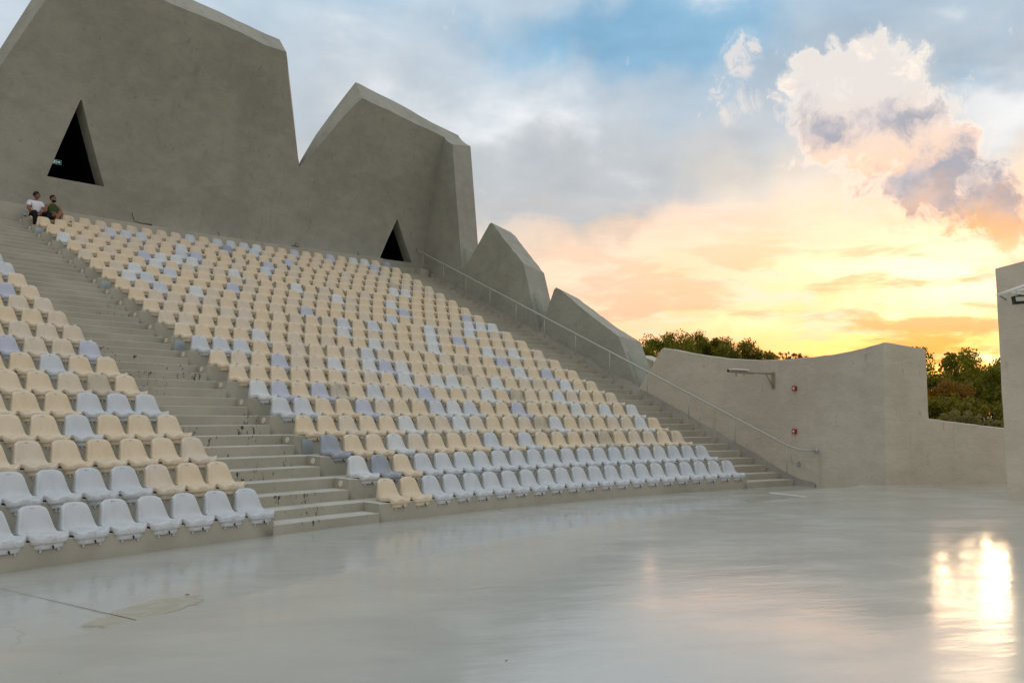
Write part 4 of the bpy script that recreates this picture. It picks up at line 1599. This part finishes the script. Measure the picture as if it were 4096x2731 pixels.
# ---------------------------------------------------------------- people
M['skin'], _, _ = mat('brown_skin', (.24, .115, .062), .5, .4)
M['skin2'], _, _ = mat('brown_skin_warm', (.27, .13, .075), .5, .4)
M['hair'], _, _ = mat('black_hair', (.010, .008, .007), .6, .3)
M['tee'], _, _ = mat('white_cotton', (.74, .76, .82), .85, .2)
M['tank'], _, _ = mat('olive_cotton', (.045, .085, .025), .85, .2)
M['trous'], _, _ = mat('black_cotton', (.012, .012, .016), .85, .2)
M['shorts'], _, _ = mat('dark_khaki_cotton', (.10, .095, .06), .85, .2)
M['teeth'], _, _ = mat('teeth_white', (.75, .72, .65), .4, .4)
M['shoe'], _, _ = mat('dark_shoe', (.03, .025, .03), .6, .3)


def skin_bm(chains, joints, sub=2, root=None):
    """chains: lists of joint names; joints: name -> (co, rx, ry)"""
    names = list(joints)
    me = bpy.data.meshes.new('skel')
    ed = set()
    for ch in chains:
        for a, b_ in zip(ch, ch[1:]):
            ed.add((names.index(a), names.index(b_)))
    me.from_pydata([joints[n_][0] for n_ in names], list(ed), [])
    o = bpy.data.objects.new('skel', me)
    COL.objects.link(o)
    md = o.modifiers.new('s', 'SKIN')
    md.use_smooth_shade = True
    md2 = o.modifiers.new('d', 'SUBSURF')
    md2.levels = sub
    if not me.skin_vertices:
        bm = bmesh.new()
        bm.from_mesh(me)
        bm.verts.layers.skin.verify()
        bm.to_mesh(me)
        bm.free()
    sv = me.skin_vertices[0].data
    for i, n_ in enumerate(names):
        sv[i].radius = joints[n_][1:3]
        sv[i].use_root = (n_ == (root or names[0]))
    dg = bpy.context.evaluated_depsgraph_get()
    res = bpy.data.meshes.new_from_object(o.evaluated_get(dg))
    bpy.data.objects.remove(o)
    bm = bmesh.new()
    bm.from_mesh(res)
    return bm


def add_hand(bm, wrist, direction, palm_n, thumb_side):
    d = Vector(direction).normalized()
    nrm = Vector(palm_n)
    nrm = (nrm - d * nrm.dot(d)).normalized()
    s = d.cross(nrm)
    w = Vector(wrist)
    Mx = Matrix((s, d, nrm)).transposed()
    add_ball(bm, w + d * .045, (.042, .055, .016), 10, 6, Mx)
    for i, (off, ln) in enumerate(((-.030, .062), (-.010, .072), (.010, .068), (.029, .054))):
        b0 = w + d * .085 + s * off
        add_tube(bm, [b0, b0 + d * ln * .4 + nrm * .006, b0 + d * ln * .72 + nrm * .022, b0 + d * ln * .85 + nrm * .04], [.0095, .009, .008, .006], 6)
    b0 = w + d * .03 + s * thumb_side * .036
    add_tube(bm, [b0, b0 + d * .025 + s * thumb_side * .024 + nrm * .01, b0 + d * .055 + s * thumb_side * .026 + nrm * .02], [.012, .011, .008], 6)


def person(loc, rz, label, pose, cloth, skin, head_rot, beard):
    e = empty('person', loc, rz)
    tag(e, label, 'person')
    J = pose
    body = skin_bm([['pel', 'waist', 'chest', 'neck0', 'neck1'], ['chest', 'shR', 'elR', 'wrR'], ['chest', 'shL', 'elL', 'wrL'],
                    ['pel', 'hipR', 'knR', 'anR', 'toR'], ['pel', 'hipL', 'knL', 'anL', 'toL']], J, 2, 'pel')
    Hc = Vector(J['neck1'][0]) + Vector((0, .012, .085))
    HR = Matrix.Rotation(head_rot[0], 3, 'Z') @ Matrix.Rotation(head_rot[1], 3, 'X') @ Matrix.Rotation(head_rot[2], 3, 'Y')
    hv = add_ball(body, (0, 0, 0), (.074, .092, .115), 20, 14)
    for v in hv:
        x, y, z = v.co
        if z < -.02:
            k_ = (-z - .02) / .095
            v.co.x *= 1 - .28 * k_
            if y > 0: v.co.y = y * (1 - .08 * k_) + .008 * k_
            else: v.co.y *= 1 - .45 * k_
        if y > .05 and abs(x) < .055:
            # brow, eye hollows, nose, mouth
            v.co.y += .006 * math.exp(-((z - .028) / .012) ** 2) - .006 * math.exp(-((z - .008) / .012) ** 2) * (1 if abs(x) > .014 else 0)
            v.co.y += .020 * math.exp(-((z + .018) / .018) ** 2) * math.exp(-(x / .012) ** 2)
    nose = add_ball(body, (0, .092, -.018), (.013, .016, .020), 8, 6)
    ears = add_ball(body, (.076, -.005, -.005), (.010, .020, .030), 8, 6) + add_ball(body, (-.076, -.005, -.005), (.010, .020, .030), 8, 6)
    T = Matrix.Translation(Hc) @ HR.to_4x4()
    bmesh.ops.transform(body, matrix=T, verts=hv + nose + ears)
    for sd, th_ in (('R', -1), ('L', 1)):
        w_ = Vector(J['wr' + sd][0])
        d_ = (w_ - Vector(J['el' + sd][0])).normalized()
        add_hand(body, w_, d_ + Vector((0, 0, -.25)), (0, -.3, -1), th_)
    finish('body', body, skin, e, ang=80)
    # hair
    bm = bmesh.new()
    hv = add_ball(bm, (0, -.012, .026), (.083, .096, .104), 20, 14)
    kill = [v for v in hv if (v.co.z < .045 and v.co.y > .035) or v.co.z < -.035]
    bmesh.ops.delete(bm, geom=kill, context='VERTS')
    for v in bm.verts:
        v.co += v.co.normalized() * .008 * noise.noise(v.co * 60)
    bmesh.ops.transform(bm, matrix=T, verts=bm.verts)
    finish('hair', bm, M['hair'], e)
    bm = bmesh.new()
    for sx in (-1, 1):
        add_ball(bm, (.028 * sx, .084, .012), (.011, .006, .006), 8, 6)
        add_ball(bm, (.028 * sx, .087, .030), (.018, .006, .004), 8, 6)
    bmesh.ops.transform(bm, matrix=T, verts=bm.verts)
    finish('eyes', bm, M['hair'], e)
    bm = bmesh.new()
    add_ball(bm, (0, .083, -.052), (.024, .008, .007), 10, 6)
    bmesh.ops.transform(bm, matrix=T, verts=bm.verts)
    finish('smile', bm, M['teeth'], e)
    if beard:
        bm = bmesh.new()
        hv = add_ball(bm, (0, .018, -.066), (.062, .074, .052), 16, 10)
        bmesh.ops.delete(bm, geom=[v for v in hv if v.co.z > -.045 or (v.co.z > -.062 and v.co.y > .07 and abs(v.co.x) < .03)], context='VERTS')
        add_ball(bm, (0, .094, -.038), (.028, .006, .006), 8, 6)
        bmesh.ops.transform(bm, matrix=T, verts=bm.verts)
        finish('beard', bm, M['hair'], e)
    for nm, chains, grow, m, over, root in cloth:
        sub = {}
        for n_ in {q for ch in chains for q in ch}:
            co, rx, ry = over.get(n_, J.get(n_))
            g_ = grow if n_ not in over else 0
            sub[n_] = (co, rx + g_, ry + g_)
        order = [root] + [n_ for n_ in sub if n_ != root]
        bm = skin_bm(chains, {n_: sub[n_] for n_ in order}, 2, root)
        finish(nm, bm, m, e, ang=80)
    return e


def lerp(a, b_, t): return tuple(Vector(a) + (Vector(b_) - Vector(a)) * t)


def seat_place(i):
    s = [q for q in near_first if q['block'] == 'middle' and q['k'] == 22 and q['i'] == i][0]
    return s['p'], s['a'] + pi / 2


# man in the white T-shirt
poseA = {
    'pel': ((0, .17, .14), .135, .11), 'waist': ((0, .15, .29), .125, .095), 'chest': ((.01, .13, .47), .150, .105), 'neck0': ((0, .135, .60), .062, .058), 'neck1': ((-.01, .155, .69), .052, .052),
    'shR': ((.175, .13, .545), .062, .058), 'elR': ((.245, .235, .315), .043, .043), 'wrR': ((.085, .43, .20), .028, .026),
    'shL': ((-.165, .13, .545), .062, .058), 'elL': ((-.225, .26, .325), .043, .043), 'wrL': ((-.03, .44, .195), .028, .026),
    'hipR': ((.10, .22, .13), .092, .088), 'knR': ((.17, .58, .20), .062, .060), 'anR': ((.14, .56, -.24), .040, .040), 'toR': ((.15, .72, -.29), .036, .030),
    'hipL': ((-.10, .22, .13), .092, .088), 'knL': ((-.30, .52, .24), .062, .060), 'anL': ((-.09, .62, -.20), .040, .040), 'toL': ((-.10, .75, -.29), .036, .030)}
pA, rA = seat_place(0)
person(pA, rA, 'young man in a white T-shirt and black trousers sitting on the top row, laughing sideways', poseA,
       [('t_shirt', [['pel', 'waist', 'chest', 'collar'], ['chest', 'shR', 'slR'], ['chest', 'shL', 'slL']], .030, M['tee'],
         {'pel': ((0, .165, .17), .145, .118), 'collar': ((0, .135, .575), .082, .076), 'slR': (lerp(poseA['shR'][0], poseA['elR'][0], .62), .068, .066), 'slL': (lerp(poseA['shL'][0], poseA['elL'][0], .62), .068, .066)}, 'chest'),
        ('trousers', [['pel', 'hipR', 'knR', 'anR'], ['pel', 'hipL', 'knL', 'anL']], .016, M['trous'], {'pel': ((0, .175, .12), .142, .11)}, 'pel'),
        ('shoe', [['anR', 'toR']], .010, M['shoe'], {'anR': ((.14, .58, -.295), .040, .036)}, 'anR'),
        ('shoe', [['anL', 'toL']], .010, M['shoe'], {'anL': ((-.09, .64, -.295), .040, .036)}, 'anL')],
       M['skin'], (1.15, .02, .0), False)
# man in the green tank top
poseB = {
    'pel': ((0, .17, .14), .135, .11), 'waist': ((0, .145, .29), .128, .10), 'chest': ((0, .11, .47), .138, .10), 'neck0': ((0, .115, .60), .066, .060), 'neck1': ((.0, .135, .68), .056, .056),
    'shR': ((.185, .115, .54), .070, .064), 'elR': ((.235, .22, .29), .048, .046), 'wrR': ((-.01, .43, .27), .030, .028),
    'shL': ((-.185, .115, .54), .070, .064), 'elL': ((-.245, .27, .28), .048, .046), 'wrL': ((.05, .47, .22), .030, .028),
    'hipR': ((.10, .22, .13), .095, .09), 'knR': ((.02, .60, .20), .062, .062), 'anR': ((-.02, .60, -.24), .040, .040), 'toR': ((-.02, .74, -.30), .036, .030),
    'hipL': ((-.10, .22, .14), .095, .09), 'knL': ((-.08, .60, .29), .062, .062), 'anL': ((.13, .66, -.08), .040, .040), 'toL': ((.15, .78, -.14), .036, .030)}
pB, rB = seat_place(1)
person(pB, rB, 'bearded man in a green tank top and shorts sitting cross-legged on the top row', poseB,
       [('tank_top', [['pel', 'waist', 'chest', 'collar'], ['chest', 'stR'], ['chest', 'stL']], .034, M['tank'],
         {'pel': ((0, .165, .17), .145, .118), 'collar': ((0, .115, .56), .100, .096), 'stR': ((.115, .115, .56), .078, .086), 'stL': ((-.115, .115, .56), .078, .086)}, 'chest'),
        ('shorts', [['pel', 'hipR', 'thR'], ['pel', 'hipL', 'thL']], .016, M['shorts'], {'pel': ((0, .175, .12), .142, .11), 'thR': (lerp(poseB['hipR'][0], poseB['knR'][0], .72), .088, .084), 'thL': (lerp(poseB['hipL'][0], poseB['knL'][0], .72), .088, .084)}, 'pel'),
        ('shoe', [['anR', 'toR']], .010, M['shoe'], {'anR': ((-.02, .62, -.295), .040, .036)}, 'anR'),
        ('shoe', [['anL', 'toL']], .010, M['shoe'], {'anL': ((.135, .675, -.12), .040, .036)}, 'anL')],
       M['skin2'], (.32, .14, .16), True)

M['bottle'], _, bp = mat('clear_bottle_plastic', (.75, .86, .92), .12, .5)
bp.inputs['Transmission Weight'].default_value = .6
M['blue'], _, _ = mat('blue_bottle_label', (.01, .10, .22), .4, .5)


def bottle(label, p):
    e = empty('water_bottle', p)
    tag(e, label, 'bottle')
    bm = bmesh.new()
    add_tube(bm, [(0, 0, 0), (0, 0, .01), (0, 0, .12), (0, 0, .155), (0, 0, .175)], [.028, .033, .033, .020, .013], 14)
    finish('bottle_body', bm, M['bottle'], e)
    bm = bmesh.new()
    add_tube(bm, [(0, 0, .045), (0, 0, .095)], .0345, 14)
    finish('label', bm, M['blue'], e)
    bm = bmesh.new()
    add_tube(bm, [(0, 0, .172), (0, 0, .192)], .0155, 10)
    finish('cap', bm, M['blue'], e)


a_ = edge_ang(PHL, 2.36, 59.45)
bottle('blue-labelled water bottle on the platform beside the man in white', Vector((*P2(59.32, edge_ang(PHL, 2.40, 59.3)), zk(22) + .002)))
s_ = [q for q in near_first if q['block'] == 'middle' and q['k'] == 22 and q['i'] == 2][0]
bottle('blue-labelled water bottle standing on the third seat of the top row', Vector((*P2(s_['r'] - .22, s_['a'] - .0004), zk(22) + .044)))

# ---------------------------------------------------------------- trees beyond the walls


def leaf_mat(name, c1, c2, trans):
    m, b, p = mat(name, c1, .55, .3)
    geo = b.n('ShaderNodeNewGeometry')
    oi = b.noise(objco(b), .9, 3, .6)
    col = b.mix(b.smooth(b.add(b.mul(oi, .6), b.mul(geo.outputs['Random Per Island'], .4)), .3, .72), c1, c2)
    b.t.links.new(col, p.inputs['Base Color'])
    tr_ = b.n('ShaderNodeBsdfTranslucent')
    b.t.links.new(b.mix(1.0, col, (*trans,), 'MULTIPLY'), tr_.inputs[0])
    ms = b.n('ShaderNodeMixShader')
    ms.inputs[0].default_value = .5
    b.t.links.new(p.outputs[0], ms.inputs[1])
    b.t.links.new(tr_.outputs[0], ms.inputs[2])
    out = [n_ for n_ in m.node_tree.nodes if n_.type == 'OUTPUT_MATERIAL'][0]
    b.t.links.new(ms.outputs[0], out.inputs[0])
    return m


M['leafg'] = leaf_mat('green_leaves', (.075, .095, .013), (.17, .18, .026), (2.6, 2.1, .5))
M['leafd'] = leaf_mat('dark_green_leaves', (.075, .085, .014), (.17, .165, .028), (2.6, 2.0, .5))
M['leafo'] = leaf_mat('rust_leaves', (.15, .095, .020), (.25, .17, .045), (2.2, 1.5, .5))
M['leafp'] = leaf_mat('pale_olive_leaves', (.20, .185, .08), (.33, .30, .15), (1.4, 1.2, .6))
M['bark'], _, _ = mat('bark', (.055, .04, .028), .95, .1)


def tree(name, label, px, py, dist, rx, rz, leaf, seed, nleaf=5200, size=.16, ry=None, trunk=True, group=None, gap=.0):
    """px,py: photo pixel of the crown's middle; rx, rz: crown half-sizes in metres"""
    rg = random.Random(seed)
    c = at(px, py, dist)
    ry = ry or rx
    e = empty(name, (c.x, c.y, -.06))
    tag(e, label, 'tree' if trunk else 'shrub', group)
    cz = c.z + .06
    clumps = []
    ncl = int(26 + 10 * rx)
    for _ in range(ncl):
        u = Vector((rg.gauss(0, 1), rg.gauss(0, 1), rg.gauss(0, 1))).normalized()
        rr = rg.uniform(.45, 1.0) ** .6
        p = Vector((u.x * rx * rr, u.y * ry * rr, u.z * rz * rr * (1 if u.z > 0 else .85)))
        clumps.append((p, rg.uniform(.20, .40) * min(rx, rz * 1.2)))
    V, F = [], []
    for _ in range(nleaf):
        p, r = rg.choice(clumps)
        u = Vector((rg.gauss(0, 1), rg.gauss(0, 1), rg.gauss(0, 1))).normalized()
        q = p + u * r * (rg.random() ** .4) + Vector((0, 0, .1 * r))
        s = size * rg.uniform(.55, 1.25)
        d1 = (u + Vector((rg.gauss(0, .7), rg.gauss(0, .7), rg.gauss(0, .7)))).normalized()
        d2 = d1.cross(Vector((rg.gauss(0, 1), rg.gauss(0, 1), rg.gauss(0, 1)))).normalized()
        d3 = d1.cross(d2)
        o0 = len(V)
        q = q + Vector((0, 0, cz))
        V += [q - d2 * s * .5, q + d3 * s * .26 + d1 * s * .05, q + d2 * s * .5, q - d3 * s * .26 + d1 * s * .05]
        F.append((o0, o0 + 1, o0 + 2, o0 + 3))
    me = bpy.data.meshes.new('crown')
    me.from_pydata(V, [], F)
    link('crown', me, [leaf], e)
    bm = bmesh.new()
    top = Vector((rg.uniform(-.2, .2), rg.uniform(-.2, .2), cz))
    tr0 = .035 * (cz + rz) * (1.0 if trunk else .5)
    add_tube(bm, [(0, 0, 0), tuple(top * .35 + Vector((.05, .05, 0))), tuple(top * .75), tuple(top + Vector((0, 0, rz * .5)))], [tr0, tr0 * .8, tr0 * .55, tr0 * .15], 7)
    for p, r in clumps[:14]:
        b0 = top * rg.uniform(.55, .95)
        e1 = p + Vector((0, 0, cz))
        add_tube(bm, [tuple(b0), tuple(b0.lerp(e1, .5) + Vector((0, 0, .12))), tuple(e1)], [tr0 * .32, tr0 * .2, tr0 * .06], 5)
    finish('trunk', bm, M['bark'], e)
    return e


G1 = 'trees behind the wall blades and end wall'
tree('leafy_tree', 'dense green tree against the lower wall blade, leftmost behind the end wall', 2620, 1478, 44, 1.9, 1.30, M['leafg'], 1, 17000, .12, group=G1)
tree('leafy_tree', 'low green tree filling the dip left of the tallest crown', 2715, 1432, 46, 1.7, 1.15, M['leafd'], 2, 14000, .12, group=G1)
tree('leafy_tree', 'tallest round green tree above the end wall', 2810, 1403, 47, 1.05, .95, M['leafg'], 3, 9000, .105, group=G1)
tree('leafy_tree', 'green tree in front of the tallest crown behind the end wall', 2845, 1445, 43, 1.45, 1.0, M['leafg'], 4, 14000, .115, group=G1)
tree('leafy_tree', 'open-topped green tree with sky showing through, right of the tallest crown', 2960, 1425, 46, .95, .85, M['leafd'], 5, 5500, .11, group=G1)
tree('leafy_tree', 'small green tree dropping behind the dip of the end wall', 3040, 1465, 46, .95, .75, M['leafd'], 6, 6000, .11, group=G1)
tree('thorn_tree', 'thin flat-topped twiggy tree far behind the dip of the end wall', 3140, 1430, 60, 1.6, .32, M['leafo'], 7, 900, .16, group=G1)
G2 = 'trees in the gap between end wall and pillar'
tree('leafy_tree', 'bushy green tree right behind the corner of the end wall', 3765, 1545, 38, 1.55, 1.30, M['leafg'], 11, 9500, .15, group=G2)
tree('rust_tree', 'rust-coloured tree in the gap beside the pillar wall', 3800, 1625, 34, .85, .85, M['leafo'], 12, 4200, .12, group=G2)
tree('leafy_tree', 'dark green tree in the middle of the gap before the pillar wall', 3880, 1570, 42, 1.2, 1.05, M['leafd'], 13, 8000, .14, group=G2)
tree('leafy_tree', 'bright green tree beside the pillar wall edge', 3960, 1585, 36, 1.15, .95, M['leafg'], 14, 8000, .13, group=G2)
tree('leafy_tree', 'tall dark tree behind the pillar wall edge', 4010, 1560, 44, 1.5, 1.1, M['leafd'], 15, 8000, .15, group=G2)
tree('spiky_tree', 'narrow spiky tree rising above the gap beside the pillar wall', 3870, 1500, 46, .30, .75, M['leafd'], 16, 420, .20, group=G2)
tree('leafy_shrub', 'pale olive shrub just above the low part of the end wall', 3845, 1688, 27, .62, .30, M['leafp'], 17, 3000, .07, trunk=False, group=G2)
tree('leafy_shrub', 'small olive shrub at the foot of the pillar wall gap', 3995, 1705, 27, .38, .20, M['leafp'], 18, 1400, .07, trunk=False, group=G2)
tree('leafy_tree', 'dark undergrowth tree at the bottom of the gap beside the pillar', 3900, 1690, 32, 1.9, .8, M['leafd'], 19, 6000, .14, group=G2)
tree('leafy_tree', 'low dark tree behind the foot of the end wall corner', 3760, 1680, 33, 1.2, .8, M['leafd'], 20, 4200, .14, group=G2)

# ---------------------------------------------------------------- litter and marks on the floor
def on_floor(px, py, z):
    v = ray(px, py)
    t = (z - CAMZ) / v.z
    return Vector((v.x * t, v.y * t, z))


def decal(name, pts, m, z, label=None, cat=None):
    P = [on_floor(x, y, z) for x, y in pts]
    bm = bmesh.new()
    v_ = [bm.verts.new(p) for p in P]
    for t in tessellate_polygon([P]):
        bm.faces.new([v_[i] for i in t])
    for f in bm.faces:
        if f.normal.z < 0: f.normal_flip()
    o = finish(name, bm, m, smooth=False)
    return o


mpts = [on_floor(x, y, .004) for x, y in [(300, 2510), (370, 2470), (470, 2436), (560, 2405), (680, 2384), (800, 2372), (835, 2385), (800, 2414), (700, 2446), (600, 2480), (500, 2514), (390, 2520)]]
mc = sum(mpts, Vector()) / len(mpts)
mvs = [mc + (p - mc) * f for f in (1.12, .62) for p in mpts] + [mc]
mk_ = len(mpts)
mfs = [(i, (i + 1) % mk_, (i + 1) % mk_ + mk_, i + mk_) for i in range(mk_)] + [(i + mk_, (i + 1) % mk_ + mk_, 2 * mk_) for i in range(mk_)]
mud = mesh_obj('dried_puddle', mvs, mfs, M['mud'], smooth=False, recalc=True)
fa = mud.data.attributes.new('fade', 'FLOAT', 'POINT')
for i in range(len(mvs)):
    fa.data[i].value = 0.0 if i < mk_ else 1.0
tag(mud, 'yellowish dried puddle mark on the floor near the stage edge, lower left', 'stain')
cr0, cr1 = on_floor(0, 2351, .006), on_floor(545, 2478, .006)
d_ = (cr1 - cr0).normalized()
n_ = Vector((-d_.y, d_.x, 0)) * .0038
crk = mesh_obj('floor_joint', [cr0 - n_ * .4, cr0 + n_ * .4, cr1 + n_ * 1.4, cr1 - n_ * 1.4], [(0, 3, 2, 1)], M['leafbrown'], smooth=False, recalc=True)
tag(crk, 'thin dark joint line in the floor running to the stage edge, lower left', 'joint')
for lab, (px, py) in (('brown dry leaf on the floor beside the puddle mark', (746, 2379)), ('small brown speck of litter on the stage, lower middle', (2024, 2641))):
    z = .01 if px < 1000 else HS + .004
    p = on_floor(px, py, z)
    me_ = mesh_obj('dry_leaf', [(-.03, 0, 0), (0, -.012, .006), (.035, .004, .004), (.005, .016, .01)], [(0, 1, 2, 3)], M['leafbrown'], smooth=False)
    me_.location = p
    me_.scale = (1, 1, 1) if px < 1000 else (.45, .45, .45)
    tag(me_, lab, 'leaf')
